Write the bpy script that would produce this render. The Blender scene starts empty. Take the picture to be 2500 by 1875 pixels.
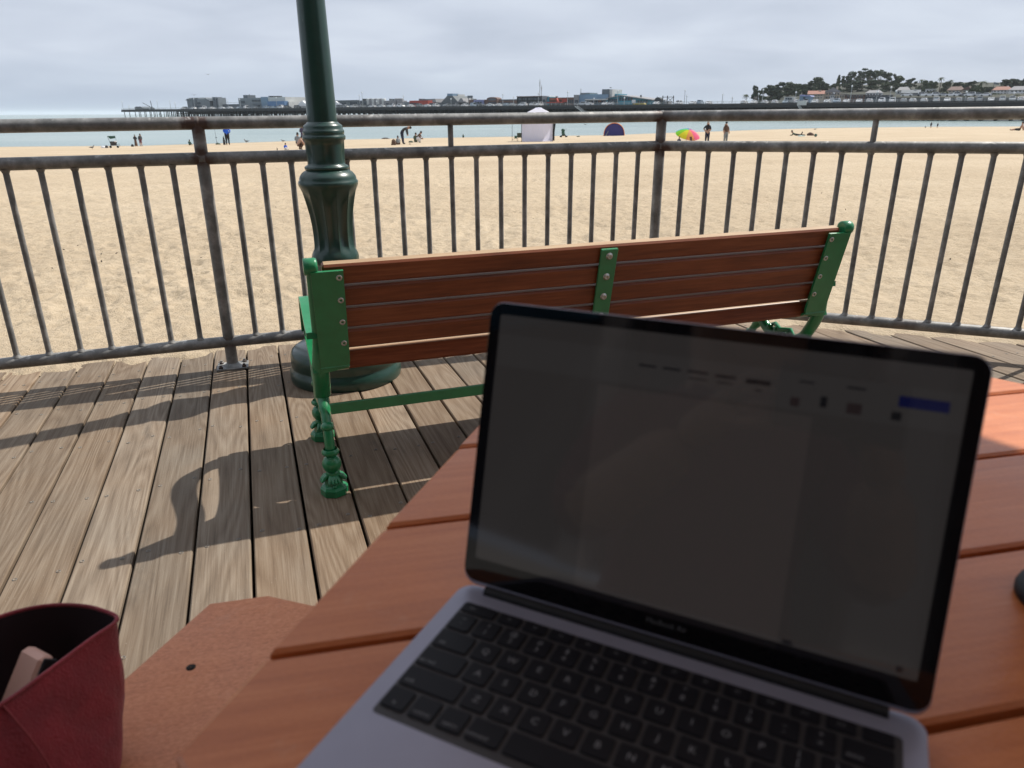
import bpy, bmesh, math, random
import numpy as np
from mathutils import Vector, Matrix, Euler
random.seed(7); NR = np.random.RandomState(5)
SC = bpy.context.scene; COL = SC.collection
R = math.radians
# ------------------------------------------------------------------ camera
CAM_H = 1.085; FPX = 1766.0; PITCH = math.atan((937.5-274.0)/FPX); RS = 0.0045
KX = 0.0075                                     # fall of the boardwalk, metres per metre across
cpi, spi = math.cos(PITCH), math.sin(PITCH)
_f = Vector((0, cpi, -spi)); _u0 = Vector((0, spi, cpi)); _r0 = Vector((1, 0, 0))
_rg = (_r0 - _u0*RS).normalized(); _up = (_u0 + _r0*RS).normalized()
cd = bpy.data.cameras.new('camera'); cam = bpy.data.objects.new('camera', cd); COL.objects.link(cam)
cd.sensor_width = 36.0; cd.lens = 36.0*FPX/2500.0; cd.clip_start = 0.02; cd.clip_end = 30000
cam.matrix_world = Matrix(((_rg.x, _up.x, -_f.x, 0), (_rg.y, _up.y, -_f.y, 0), (_rg.z, _up.z, -_f.z, CAM_H), (0, 0, 0, 1)))
cd.dof.use_dof = True; cd.dof.focus_distance = 3.4; cd.dof.aperture_fstop = 8.0
SC.camera = cam
# ------------------------------------------------------------------ sky and sun
SUN_AZ, SUN_EL = R(33), R(50)                   # azimuth measured from +X towards +Y
w = bpy.data.worlds.new('World'); SC.world = w; w.use_nodes = True
nt = w.node_tree; nt.nodes.clear()
def wn(t, **k):
    n = nt.nodes.new(t)
    for a, b in k.items(): setattr(n, a, b)
    return n
def wm(op, a, b=None, c=None, clamp=False):
    n = wn('ShaderNodeMath', operation=op, use_clamp=clamp)
    for i, v in enumerate((a, b, c)):
        if v is None: continue
        if isinstance(v, (int, float)): n.inputs[i].default_value = v
        else: nt.links.new(v, n.inputs[i])
    return n.outputs[0]
wo = wn('ShaderNodeOutputWorld'); bg = wn('ShaderNodeBackground'); bg.inputs['Strength'].default_value = 0.1
sky = wn('ShaderNodeTexSky', sky_type='NISHITA', sun_disc=False)
sky.sun_elevation = SUN_EL; sky.sun_rotation = math.pi/2-SUN_AZ; sky.altitude = 5; sky.dust_density = 2.0
tc = wn('ShaderNodeTexCoord'); sp_ = wn('ShaderNodeSeparateXYZ'); nt.links.new(tc.outputs['Generated'], sp_.inputs[0])
zc = wm('MAXIMUM', sp_.outputs['Z'], 0.0)
den = wm('ADD', zc, 0.16)
cx = wm('DIVIDE', sp_.outputs['X'], den); cy = wm('DIVIDE', sp_.outputs['Y'], den)
cb = wn('ShaderNodeCombineXYZ'); nt.links.new(cx, cb.inputs[0]); nt.links.new(wm('MULTIPLY', cy, 1.1), cb.inputs[1])
nz = wn('ShaderNodeTexNoise'); nz.inputs['Scale'].default_value = 1.25; nz.inputs['Detail'].default_value = 5; nz.inputs['Roughness'].default_value = 0.45
nz.inputs['Distortion'].default_value = 0.35
nt.links.new(cb.outputs[0], nz.inputs['Vector'])
rp = wn('ShaderNodeValToRGB'); nt.links.new(nz.outputs['Fac'], rp.inputs[0])
el_ = rp.color_ramp.elements
el_[0].position = 0.28; el_[0].color = (4.9, 5.45, 6.45, 1); el_[1].position = 0.70; el_[1].color = (6.6, 7.2, 8.1, 1)
e2 = el_.new(0.48); e2.color = (5.65, 6.2, 7.2, 1)
hz = wm('MULTIPLY', zc, 15.0, clamp=True)       # cloud deck ends a little above the horizon, clear air under it
fac = wm('ADD', wm('MULTIPLY', hz, 0.90), 0.06)
mx = wn('ShaderNodeMix', data_type='RGBA'); nt.links.new(fac, mx.inputs[0]); hm = wn('ShaderNodeMix', data_type='RGBA'); hm.inputs[0].default_value = .72; nt.links.new(sky.outputs[0], hm.inputs[6]); hm.inputs[7].default_value = (4.2, 5.15, 6.9, 1); nt.links.new(hm.outputs[2], mx.inputs[6]); nt.links.new(rp.outputs[0], mx.inputs[7])
nt.links.new(mx.outputs[2], bg.inputs['Color']); nt.links.new(bg.outputs[0], wo.inputs['Surface'])
sl = bpy.data.lights.new('sun', 'SUN'); sl.energy = 5.0; sl.angle = R(0.6); sl.color = (1.0, 0.945, 0.86)
sun = bpy.data.objects.new('sun', sl); COL.objects.link(sun)
SUNV = Vector((math.cos(SUN_EL)*math.cos(SUN_AZ), math.cos(SUN_EL)*math.sin(SUN_AZ), math.sin(SUN_EL)))
sun.rotation_euler = SUNV.to_track_quat('Z', 'Y').to_euler(); sun.location = (20, 13, 30)
vs = SC.view_settings; vs.view_transform = 'Standard'; vs.look = 'None'; vs.exposure = 0.13; vs.gamma = 1.0; vs.use_curve_mapping = False
SC.cycles.max_bounces = 8; SC.cycles.diffuse_bounces = 4; SC.cycles.glossy_bounces = 4; SC.cycles.transmission_bounces = 4
SC.cycles.use_denoising = True
SC.cycles.caustics_reflective = False; SC.cycles.caustics_refractive = False
# ------------------------------------------------------------------ pixel helpers (2500 x 1875 photograph)
def ray(u, v):
    du, dv = u-1250, v-937.5
    du, dv = du-dv*RS, dv+du*RS
    x = du/FPX; y = -dv/FPX
    return Vector((x, cpi+y*spi, -spi+y*cpi))
def at_y(u, v, Y):
    d = ray(u, v); t = Y/d.y; return Vector((0, 0, CAM_H))+d*t
def at_z(u, v, z):
    d = ray(u, v); t = (z-CAM_H)/d.z; return Vector((0, 0, CAM_H))+d*t
def deckz(x): return KX*x
def deckmat(x, y, head=0.0, z=0.0):
    return Matrix.Translation((x, y, deckz(x)+z)) @ Matrix.Rotation(-math.atan(KX), 4, 'Y') @ Matrix.Rotation(head, 4, 'Z')
# ------------------------------------------------------------------ materials
MATS = {}
class NT:
    def __init__(s, name):
        s.m = bpy.data.materials.new(name); s.m.use_nodes = True; s.t = s.m.node_tree; s.t.nodes.clear()
        s.out = s.n('ShaderNodeOutputMaterial'); s.b = s.n('ShaderNodeBsdfPrincipled'); s.l(s.b.outputs[0], s.out.inputs['Surface'])
        MATS[name] = s.m
    def n(s, t, **k):
        n = s.t.nodes.new(t)
        for a, b in k.items(): setattr(n, a, b)
        return n
    def l(s, a, b): s.t.links.new(a, b)
    def set(s, node, **k):
        for a, v in k.items():
            i = node.inputs[a.replace('_', ' ')]
            if hasattr(v, 'links') or hasattr(v, 'is_linked'): s.l(v, i)
            else: i.default_value = v
        return node
    def coord(s, kind='Object', scale=(1, 1, 1), off=None):
        c = s.n('ShaderNodeTexCoord'); m = s.n('ShaderNodeMapping'); s.l(c.outputs[kind], m.inputs[0]); m.inputs['Scale'].default_value = scale
        if off is not None: s.l(off, m.inputs['Location'])
        return m.outputs[0]
    def geo(s, scale=(1, 1, 1)):
        c = s.n('ShaderNodeNewGeometry'); m = s.n('ShaderNodeMapping'); s.l(c.outputs['Position'], m.inputs[0]); m.inputs['Scale'].default_value = scale
        return m.outputs[0]
    def noise(s, vec, scale=5, detail=4, rough=.55, dist=0., out='Fac'):
        n = s.n('ShaderNodeTexNoise'); s.l(vec, n.inputs['Vector']); n.inputs['Scale'].default_value = scale
        n.inputs['Detail'].default_value = detail; n.inputs['Roughness'].default_value = rough; n.inputs['Distortion'].default_value = dist
        return n.outputs[out]
    def math(s, op, a, b=None, clamp=False):
        n = s.n('ShaderNodeMath', operation=op, use_clamp=clamp)
        for i, v in enumerate((a, b)):
            if v is None: continue
            if isinstance(v, (int, float)): n.inputs[i].default_value = v
            else: s.l(v, n.inputs[i])
        return n.outputs[0]
    def ramp(s, fac, stops):
        r = s.n('ShaderNodeValToRGB'); s.l(fac, r.inputs[0]); e = r.color_ramp.elements
        while len(e) < len(stops): e.new(0.5)
        for el, (p, c) in zip(e, stops): el.position = p; el.color = tuple(c)+(1,) if len(c) == 3 else c
        return r.outputs[0]
    def mix(s, fac, a, b, mode='MIX'):
        n = s.n('ShaderNodeMix', data_type='RGBA', blend_type=mode)
        for i, v in ((0, fac), (6, a), (7, b)):
            if isinstance(v, (int, float)): n.inputs[i].default_value = v
            elif isinstance(v, tuple): n.inputs[i].default_value = v+(1,) if len(v) == 3 else v
            else: s.l(v, n.inputs[i])
        return n.outputs[2]
    def rand(s): return s.n('ShaderNodeObjectInfo').outputs['Random']
    def bump(s, h, strength=.3, dist=.01):
        b = s.n('ShaderNodeBump'); s.l(h, b.inputs['Height']); b.inputs['Strength'].default_value = strength; b.inputs['Distance'].default_value = dist
        s.l(b.outputs[0], s.b.inputs['Normal']); return b
    def base(s, c):
        if isinstance(c, tuple): s.b.inputs['Base Color'].default_value = c+(1,)
        else: s.l(c, s.b.inputs['Base Color'])
    def p(s, **k):
        for a, v in k.items():
            i = s.b.inputs[a.replace('_', ' ')]
            if isinstance(v, (int, float, tuple)): i.default_value = v
            else: s.l(v, i)
        return s
def plain(name, col, rough=.6, metal=0., var=.12, scale=6., bump=0., coat=0., spec=.5, rv=0.):
    if name in MATS: return MATS[name]
    m = NT(name); v = m.coord('Object')
    n = m.noise(v, scale, 5, .6)
    lo = tuple(c*(1-var) for c in col); hi = tuple(min(1, c*(1+var)) for c in col)
    m.base(m.ramp(n, [(.3, lo), (.7, hi)])); m.p(Roughness=rough, Metallic=metal, Coat_Weight=coat, Specular_IOR_Level=spec)
    if bump: m.bump(m.noise(v, scale*6, 4, .6), bump, .004)
    return m.m
# weathered hardwood planks: grain runs along local Y
m = NT('weathered_hardwood'); rnd = m.rand()
off = m.n('ShaderNodeCombineXYZ'); m.l(m.math('MULTIPLY', rnd, 37.0), off.inputs[0]); m.l(m.math('MULTIPLY', rnd, 91.0), off.inputs[1]); m.l(m.math('MULTIPLY', rnd, 13.0), off.inputs[2])
v = m.coord('Object', (1, 1, 1), off.outputs[0]); vg = m.coord('Object', (1, .16, 1), off.outputs[0])
warp = m.noise(m.coord('Object', (6.0, .55, 1), off.outputs[0]), 1.0, 2, .4, .35)
rings = m.n('ShaderNodeMath', operation='FRACT'); m.l(m.math('MULTIPLY', warp, 21.0), rings.inputs[0])
tri = m.math('ABSOLUTE', m.math('SUBTRACT', rings.outputs[0], .5))
fib = m.noise(m.coord('Object', (1, .02, 1), off.outputs[0]), 260, 3, .7)
fib2 = m.noise(m.coord('Object', (1, .035, 1), off.outputs[0]), 70, 4, .65)
patch = m.noise(v, 3.0, 4, .6)
g = m.math('ADD', m.math('MULTIPLY', tri, .44), m.math('ADD', m.math('MULTIPLY', fib, .66), m.math('MULTIPLY', fib2, .50)))
tan = m.ramp(g, [(.38, (.150, .102, .066)), (.63, (.265, .192, .128)), (.88, (.36, .280, .200))])
grey = m.ramp(g, [(.38, (.122, .098, .074)), (.63, (.225, .183, .140)), (.88, (.315, .268, .212))])
c1 = m.mix(m.math('ADD', m.math('MULTIPLY', rnd, .85), m.math('MULTIPLY', m.math('SUBTRACT', patch, .5), 1.4), clamp=True), tan, grey)
ora = m.noise(v, 1.1, 3, .5)
c1 = m.mix(m.math('MULTIPLY', m.ramp(ora, [(.56, (0, 0, 0)), (.72, (1, 1, 1))]), .28), c1, (.31, .195, .105))
stain = m.noise(m.coord('Object', (1, .3, 1), off.outputs[0]), 9, 5, .7)
c1 = m.mix(m.ramp(stain, [(.60, (0, 0, 0)), (.78, (.55, .55, .55))]), c1, (.085, .078, .07))
br = m.n('ShaderNodeHueSaturation'); br.inputs['Hue'].default_value = .496; br.inputs['Saturation'].default_value = 1.10; m.l(c1, br.inputs['Color']); m.l(m.math('ADD', .61, m.math('MULTIPLY', m.math('FRACT', m.math('MULTIPLY', rnd, 7.3)), .28)), br.inputs['Value'])
speck = m.noise(v, 220, 2, .5)
c2 = m.mix(m.ramp(speck, [(.70, (0, 0, 0)), (.76, (.6, .6, .6))]), br.outputs[0], (.36, .31, .25))
m.base(c2); m.p(Roughness=.78, Specular_IOR_Level=.3); m.bump(m.math('ADD', m.math('MULTIPLY', g, .8), m.math('MULTIPLY', fib, .8)), .35, .002)
# sand
m = NT('beach_sand'); v = m.geo()
n1 = m.noise(v, .22, 5, .62); n2 = m.noise(v, 16, 5, .7); n3 = m.noise(v, 160, 2, .6)
c = m.ramp(m.math('ADD', m.math('MULTIPLY', n1, .45), m.math('MULTIPLY', n2, .55)), [(.33, (.365, .285, .195)), (.52, (.468, .378, .268)), (.70, (.558, .465, .345))])
c = m.mix(m.ramp(n3, [(.66, (0, 0, 0)), (.74, (.5, .5, .5))]), c, (.20, .15, .10))
# wet sand near the water line
ln = m.n('ShaderNodeAttribute', attribute_name='wet'); c = m.mix(m.math('MULTIPLY', ln.outputs['Fac'], .45), c, (.30, .235, .16))
m.base(c); m.p(Roughness=.95, Specular_IOR_Level=.12)
m.bump(m.math('ADD', m.math('MULTIPLY', m.noise(v, 19, 5, .7), 1.0), m.math('MULTIPLY', n3, .25)), .8, .03)
# sea
m = NT('sea_water'); v = m.geo((1, 1, 1)); 
n1 = m.noise(m.geo((.02, .05, 1)), 1, 4, .6)
m.base(m.ramp(n1, [(.35, (.20, .27, .265)), (.65, (.27, .335, .32))])); m.p(Roughness=.22, Specular_IOR_Level=.5, IOR=1.33)
m.bump(m.math('ADD', m.noise(m.geo((.35, .8, 1)), 1, 4, .6), m.math('MULTIPLY', m.noise(m.geo((1.6, 3, 1)), 1, 3, .6), .4)), .42, .5)
# galvanised steel with rust near welds (attribute)
m = NT('galvanised_steel'); v = m.geo()
n = m.noise(v, 14, 5, .65); n2 = m.noise(v, 70, 3, .6)
c = m.ramp(n, [(.3, (.115, .115, .113)), (.52, (.225, .223, .216)), (.75, (.40, .396, .382))])
ra = m.n('ShaderNodeAttribute', attribute_name='rust')
rf = m.math('ADD', ra.outputs['Fac'], m.math('MULTIPLY', m.math('SUBTRACT', n, .5), 1.1))
c = m.mix(m.ramp(rf, [(.50, (0, 0, 0)), (.72, (.9, .9, .9))]), c, (.060, .026, .018))
c = m.mix(m.ramp(m.noise(v, 5, 4, .7), [(.55, (0, 0, 0)), (.75, (.5, .5, .5))]), c, (.15, .105, .08))
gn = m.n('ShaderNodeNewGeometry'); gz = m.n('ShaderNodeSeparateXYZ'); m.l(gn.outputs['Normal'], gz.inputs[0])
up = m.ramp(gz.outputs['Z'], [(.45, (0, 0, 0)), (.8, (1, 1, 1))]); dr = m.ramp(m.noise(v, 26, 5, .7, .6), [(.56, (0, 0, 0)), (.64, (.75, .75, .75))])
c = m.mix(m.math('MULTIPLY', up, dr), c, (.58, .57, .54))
m.base(c); m.p(Roughness=.5, Metallic=.2); m.bump(n2, .15, .002)
# bench slats
m = NT('bench_hardwood'); rnd = m.rand(); off = m.n('ShaderNodeCombineXYZ'); m.l(m.math('MULTIPLY', rnd, 50.), off.inputs[0]); m.l(m.math('MULTIPLY', rnd, 20.), off.inputs[1])
fib = m.noise(m.coord('Object', (.05, 1, 1), off.outputs[0]), 130, 4, .65); bd = m.noise(m.coord('Object', (.12, 1, 1), off.outputs[0]), 16, 4, .6, .4)
g = m.math('ADD', m.math('MULTIPLY', fib, .5), m.math('MULTIPLY', bd, .5))
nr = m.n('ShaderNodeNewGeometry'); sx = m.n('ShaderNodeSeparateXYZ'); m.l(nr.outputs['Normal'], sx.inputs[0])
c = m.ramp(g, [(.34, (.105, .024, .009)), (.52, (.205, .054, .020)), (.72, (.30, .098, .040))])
top = m.ramp(g, [(.34, (.34, .22, .12)), (.6, (.50, .36, .22))])      # upward faces painted paler, as if sunlit
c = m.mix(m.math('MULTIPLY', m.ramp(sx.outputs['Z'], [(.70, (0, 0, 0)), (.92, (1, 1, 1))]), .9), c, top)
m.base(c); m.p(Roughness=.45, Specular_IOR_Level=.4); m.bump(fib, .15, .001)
def paint(name, col, rough, coat, chips=.0):
    m = NT(name); v = m.coord('Object'); n = m.noise(v, 22, 5, .65)
    c = m.ramp(n, [(.3, tuple(x*.85 for x in col)), (.7, tuple(x*1.12 for x in col))])
    if chips: c = m.mix(m.ramp(m.noise(v, 55, 4, .75), [(.73, (0, 0, 0)), (.76, (1, 1, 1))]), c, (.45, .45, .40))
    m.base(c); m.p(Roughness=rough, Coat_Weight=coat, Coat_Roughness=.12); m.bump(m.noise(v, 60, 3, .6), .10, .002); return m.m
paint('bench_green_paint', (.012, .20, .074), .34, .35, .12)
paint('lamp_green_paint', (.013, .048, .036), .33, .28, .3)
# recycled plastic lumber: smooth streaky table boards, rougher speckled seats
def lumber(name, cols, sw, rough, bmp):
    m = NT(name); rnd = m.rand(); off = m.n('ShaderNodeCombineXYZ'); m.l(m.math('MULTIPLY', rnd, 50.), off.inputs[0]); m.l(m.math('MULTIPLY', rnd, 30.), off.inputs[1])
    st = m.noise(m.coord('Object', (.05, 1, 1), off.outputs[0]), 90, 5, .65); sp2 = m.noise(m.coord('Object', (.6, 1, 1), off.outputs[0]), 330, 3, .6); pt = m.noise(m.coord('Object'), 7, 4, .6)
    g = m.math('ADD', m.math('MULTIPLY', st, .80-sw-.0), m.math('ADD', m.math('MULTIPLY', sp2, sw), m.math('MULTIPLY', pt, .20)))
    c = m.ramp(g, [(.36, cols[0]), (.50, cols[1]), (.64, cols[2])])
    scr = m.noise(m.coord('Object', (.03, 1, 1), off.outputs[0]), 210, 2, .5); c = m.mix(m.ramp(scr, [(.69, (0, 0, 0)), (.74, (.3, .3, .3))]), c, (.66, .32, .17))
    dst = m.noise(m.coord('Object'), 18, 5, .75); c = m.mix(m.ramp(dst, [(.58, (0, 0, 0)), (.76, (.20, .20, .20))]), c, (.60, .40, .28))
    m.base(c); m.p(Roughness=m.ramp(pt, [(.35, (rough-.08,)*3), (.7, (rough+.12,)*3)]), Specular_IOR_Level=.55); m.bump(sp2, bmp, .0014)
lumber('plastic_lumber', ((.42, .118, .034), (.51, .158, .048), (.585, .203, .070)), .18, .36, .16)
lumber('seat_lumber', ((.47, .165, .068), (.60, .225, .098), (.69, .29, .14)), .55, .5, .35)  # base lightened too, painting in brighter light beside the shaded table
# laptop, misc
plain('aluminium', (.31, .31, .385), .42, .5, .03, 40); plain('black_glass', (.004, .004, .005), .05, 0, .0, 3)
plain('key_black', (.006, .006, .009), .5, 0, .05, 40, spec=.22); plain('key_legend', (.17, .17, .18), .5, 0, .02); plain('bezel_print', (.10, .10, .10), .5, 0, .02); plain('dark_plastic', (.008, .008, .009), .55, spec=.3)
def emis(name, col, st, rough=.06):
    m = NT(name); m.base((.004, .004, .004)); m.p(Roughness=rough, Emission_Color=col+(1,), Emission_Strength=st); return m.m
emis('screen_page', (1.0, .90, .88), .0170); emis('screen_paper', (1.0, .87, .84), .0215); emis('screen_bar', (1.0, .92, .91), .0190); emis('screen_ink', (.6, .6, .7), .006); emis('screen_blue', (.08, .12, .9), .020); emis('screen_pink', (1.0, .70, .72), .010)
m = NT('red_canvas'); v = m.coord('Object'); wv = m.noise(v, 420, 2, .5); fo = m.noise(v, 14, 4, .6)
m.base(m.ramp(fo, [(.35, (.17, .008, .017)), (.65, (.30, .016, .030))])); m.p(Roughness=.7, Sheen_Weight=.2); m.bump(m.math('ADD', m.math('MULTIPLY', wv, .2), fo), .8, .008)
plain('bag_lining', (.014, .004, .007), .85); plain('blush_leather', (.62, .36, .28), .5, var=.06); plain('dark_webbing', (.012, .010, .012), .8)
m = NT('umbrella_canvas'); m.b.inputs['Base Color'].default_value = (.40, .37, .37, 1); m.p(Roughness=.9)
tr = m.n('ShaderNodeBsdfTranslucent'); tr.inputs[0].default_value = (.62, .52, .50, 1); ms = m.n('ShaderNodeMixShader'); ms.inputs[0].default_value = .38
m.l(m.b.outputs[0], ms.inputs[1]); m.l(tr.outputs[0], ms.inputs[2]); m.l(ms.outputs[0], m.out.inputs['Surface'])
plain('teal_canvas', (.02, .16, .26), .85); plain('pole_wood', (.50, .30, .19), .5); plain('screw_steel', (.20, .18, .155), .5, .5); plain('bolt_steel', (.50, .49, .46), .32, .8)
plain('under_deck', (.02, .018, .015), .95); plain('joist', (.05, .04, .03), .9)
# ------------------------------------------------------------------ mesh helpers
class MB:
    def __init__(s): s.v = []; s.f = []; s.sm = []; s.mi = []; s.cur = 0
    def add(s, vs, fs, smooth=False, mat=None):
        o = len(s.v); s.v += [tuple(p) for p in vs]
        for f in fs: s.f.append(tuple(i+o for i in f)); s.sm.append(smooth); s.mi.append(s.cur if mat is None else mat)
        return s
    def box(s, c, d, rot=None, mat=None):
        x, y, z = (k/2 for k in d); P = [Vector((i*x, j*y, k*z)) for k in (-1, 1) for j in (-1, 1) for i in (-1, 1)]
        if rot is not None: P = [rot @ p for p in P]
        c = Vector(c); return s.add([p+c for p in P], [(0, 2, 3, 1), (4, 5, 7, 6), (0, 1, 5, 4), (2, 6, 7, 3), (0, 4, 6, 2), (1, 3, 7, 5)], mat=mat)
    def bbox(s, c, d, b, rot=None):          # box with chamfered long edges (all 12)
        x, y, z = (k/2 for k in d); P = []; F = []
        def ring(zz, ix): return [(-x+ix+b0, -y+ix+b1, zz) for b0, b1 in ()]
        L = []
        for zz, ins in ((-z, b), (-z+b, 0), (z-b, 0), (z, b)):
            X, Y = x-ins, y-ins
            L.append([(-X+b*(ins == 0), -Y, zz), (X-b*(ins == 0), -Y, zz), (X, -Y+b*(ins == 0), zz), (X, Y-b*(ins == 0), zz), (X-b*(ins == 0), Y, zz), (-X+b*(ins == 0), Y, zz), (-X, Y-b*(ins == 0), zz), (-X, -Y+b*(ins == 0), zz)])
        for l in L: P += l
        for k in range(3):
            for i in range(8): F.append((k*8+i, k*8+(i+1) % 8, (k+1)*8+(i+1) % 8, (k+1)*8+i))
        F.append(tuple(range(7, -1, -1))); F.append(tuple(range(24, 32)))
        c = Vector(c); P = [Vector(p) for p in P]
        if rot is not None: P = [rot @ p for p in P]
        return s.add([p+c for p in P], F)
    def tube(s, pts, rad, n=10, caps=True, smooth=True, closed=False, ell=None):
        pts = [Vector(p) for p in pts]; m_ = len(pts)
        if isinstance(rad, (int, float)): rad = [rad]*m_
        V = []; F = []; up = None
        for i, p in enumerate(pts):
            a = pts[i-1] if (i > 0 or closed) else p; b = pts[(i+1) % m_] if (i < m_-1 or closed) else p
            t = (b-a).normalized()
            if up is None:
                up = Vector((0, 0, 1)) if abs(t.z) < .9 else Vector((1, 0, 0))
            sx = t.cross(up).normalized(); up = sx.cross(t).normalized()
            e1, e2 = (1, 1) if ell is None else ell
            for k in range(n):
                an = 2*math.pi*k/n; V.append(p+sx*math.cos(an)*rad[i]*e1+up*math.sin(an)*rad[i]*e2)
        for i in range(m_ if closed else m_-1):
            j = (i+1) % m_
            for k in range(n): F.append((i*n+k, i*n+(k+1) % n, j*n+(k+1) % n, j*n+k))
        s.add(V, [tuple(reversed(f)) for f in F], smooth)
        if caps and not closed:
            s.add(V[:n], [tuple(range(n))]); s.add(V[-n:], [tuple(reversed(range(n)))])
        return s
    def lathe(s, prof, n=32, c=(0, 0, 0), mod=None, cap=True, smooth=True):
        V = []; F = []; c = Vector(c)
        for i, (r, z) in enumerate(prof):
            for k in range(n):
                a = 2*math.pi*k/n; rr = r*(mod(a, z, r) if mod else 1); V.append(c+Vector((rr*math.cos(a), rr*math.sin(a), z)))
        for i in range(len(prof)-1):
            for k in range(n): F.append((i*n+k, i*n+(k+1) % n, (i+1)*n+(k+1) % n, (i+1)*n+k))
        s.add(V, F, smooth)
        if cap:
            s.add(V[:n], [tuple(reversed(range(n)))]); s.add(V[-n:], [tuple(range(n))])
        return s
    def ball(s, c, r, n=10, m_=7, sc=(1, 1, 1), rot=None):
        V = []; F = []; c = Vector(c)
        for i in range(m_+1):
            th = math.pi*i/m_
            for k in range(n):
                a = 2*math.pi*k/n; p = Vector((math.sin(th)*math.cos(a)*r*sc[0], math.sin(th)*math.sin(a)*r*sc[1], math.cos(th)*r*sc[2]))
                V.append(c+(rot @ p if rot is not None else p))
        for i in range(m_):
            for k in range(n): F.append((i*n+k, (i+1)*n+k, (i+1)*n+(k+1) % n, i*n+(k+1) % n))
        return s.add(V, F, True)
    def prism(s, poly, d, org=(0, 0, 0), ax=((1, 0, 0), (0, 1, 0)), ext=None, smooth=False):
        a, b = Vector(ax[0]), Vector(ax[1]); e = Vector(ext) if ext is not None else a.cross(b)*d; o = Vector(org); n = len(poly)
        P = [o+a*x+b*y for x, y in poly]; Q = [p+e for p in P]
        fs = [tuple(reversed(range(n))), tuple(range(n, 2*n))]
        s.add(P+Q, fs); s.add(P+Q, [(i, (i+1) % n, n+(i+1) % n, n+i) for i in range(n)], smooth); return s
    def quad(s, a, b, c, d): return s.add([a, b, c, d], [(0, 1, 2, 3)])
    def xf(s, M): s.v = [tuple(M @ Vector(p)) for p in s.v]; return s
    def mesh(s, name, mats):
        me = bpy.data.meshes.new(name); me.from_pydata(s.v, [], s.f)
        for k in (mats if isinstance(mats, (list, tuple)) else [mats]): me.materials.append(MATS[k] if isinstance(k, str) else k)
        me.polygons.foreach_set('use_smooth', s.sm); me.polygons.foreach_set('material_index', s.mi); me.update(); return me
def link(name, data, parent=None, M=None):
    o = bpy.data.objects.new(name, data); COL.objects.link(o)
    if parent is not None: o.parent = parent
    if M is not None: o.matrix_basis = M
    return o
def part(name, mb, mat, parent=None, M=None): return link(name, mb.mesh(name, mat), parent, M)
def tag(o, label=None, cat=None, group=None, kind=None):
    for k, v_ in (('label', label), ('category', cat), ('group', group), ('kind', kind)):
        if v_: o[k] = v_
    return o
def thing(name, label, cat, M=None, group=None):
    o = bpy.data.objects.new(name, None); o.empty_display_size = .1; COL.objects.link(o)
    if M is not None: o.matrix_basis = M
    return tag(o, label, cat, group)
def copy_tree(o, M, label=None, group=None):
    def cp(x, par):
        c = x.copy(); COL.objects.link(c); c.parent = par
        for ch in x.children: cp(ch, c)
        return c
    c = cp(o, None); c.matrix_basis = M
    if label: c['label'] = label
    if group: c['group'] = group
    return c
_o1 = 'first second third fourth fifth sixth seventh eighth ninth'.split(); ORD = ['']+_o1+'tenth eleventh twelfth thirteenth fourteenth fifteenth sixteenth seventeenth eighteenth nineteenth'.split()
for _t, _b in zip('twentieth thirtieth fortieth fiftieth sixtieth seventieth eightieth ninetieth'.split(), 'twenty thirty forty fifty sixty seventy eighty ninety'.split()): ORD += [_t]+[_b+'-'+k for k in _o1]
# value noise for terrain
_H = NR.rand(256, 256)
def vnoise(x, y):
    xi = np.floor(x).astype(int); yi = np.floor(y).astype(int); fx = x-xi; fy = y-yi
    fx = fx*fx*(3-2*fx); fy = fy*fy*(3-2*fy)
    a = _H[xi % 256, yi % 256]; b = _H[(xi+1) % 256, yi % 256]; c = _H[xi % 256, (yi+1) % 256]; d = _H[(xi+1) % 256, (yi+1) % 256]
    return (a*(1-fx)+b*fx)*(1-fy)+(c*(1-fx)+d*fx)*fy-.5
def fbm(x, y, o=4):
    s = 0; a = 1.
    for k in range(o): s = s+a*vnoise(x*2**k+17*k, y*2**k+31*k); a *= .5
    return s
# ------------------------------------------------------------------ plan of the railing and the boardwalk edge
FV = [(-5.6, 1.05), (-3.32, 2.47), (-1.283, 3.147), (.738, 3.765), (2.49, 3.03), (3.85, 1.68), (4.7, -.3)]     # railing posts
def offset_poly(P, d):
    out = []
    for i, p in enumerate(P):
        a = Vector(P[max(i-1, 0)]+(0,)); b = Vector(P[min(i+1, len(P)-1)]+(0,)); c = Vector(p+(0,))
        n1 = (c-a if i else b-c).normalized(); n2 = (b-c if i < len(P)-1 else c-a).normalized()
        n = ((Vector((-n1.y, n1.x, 0))+Vector((-n2.y, n2.x, 0)))).normalized(); out.append((c.x+n.x*d, c.y+n.y*d))
    return out
EDGE = offset_poly(FV, .30)
PA = R(19.4); PD = Vector((-math.sin(PA), math.cos(PA), 0)); PN = Vector((math.cos(PA), math.sin(PA), 0))   # plank direction and across
def edge_s(L):
    best = None
    for (x0, y0), (x1, y1) in zip(EDGE[:-1], EDGE[1:]):
        l0 = x0*PN.x+y0*PN.y; l1 = x1*PN.x+y1*PN.y
        if (l0-L)*(l1-L) <= 0 and l0 != l1:
            t = (L-l0)/(l1-l0); s = (x0+(x1-x0)*t)*PD.x+(y0+(y1-y0)*t)*PD.y; best = s if best is None else max(best, s)
    return best
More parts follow.
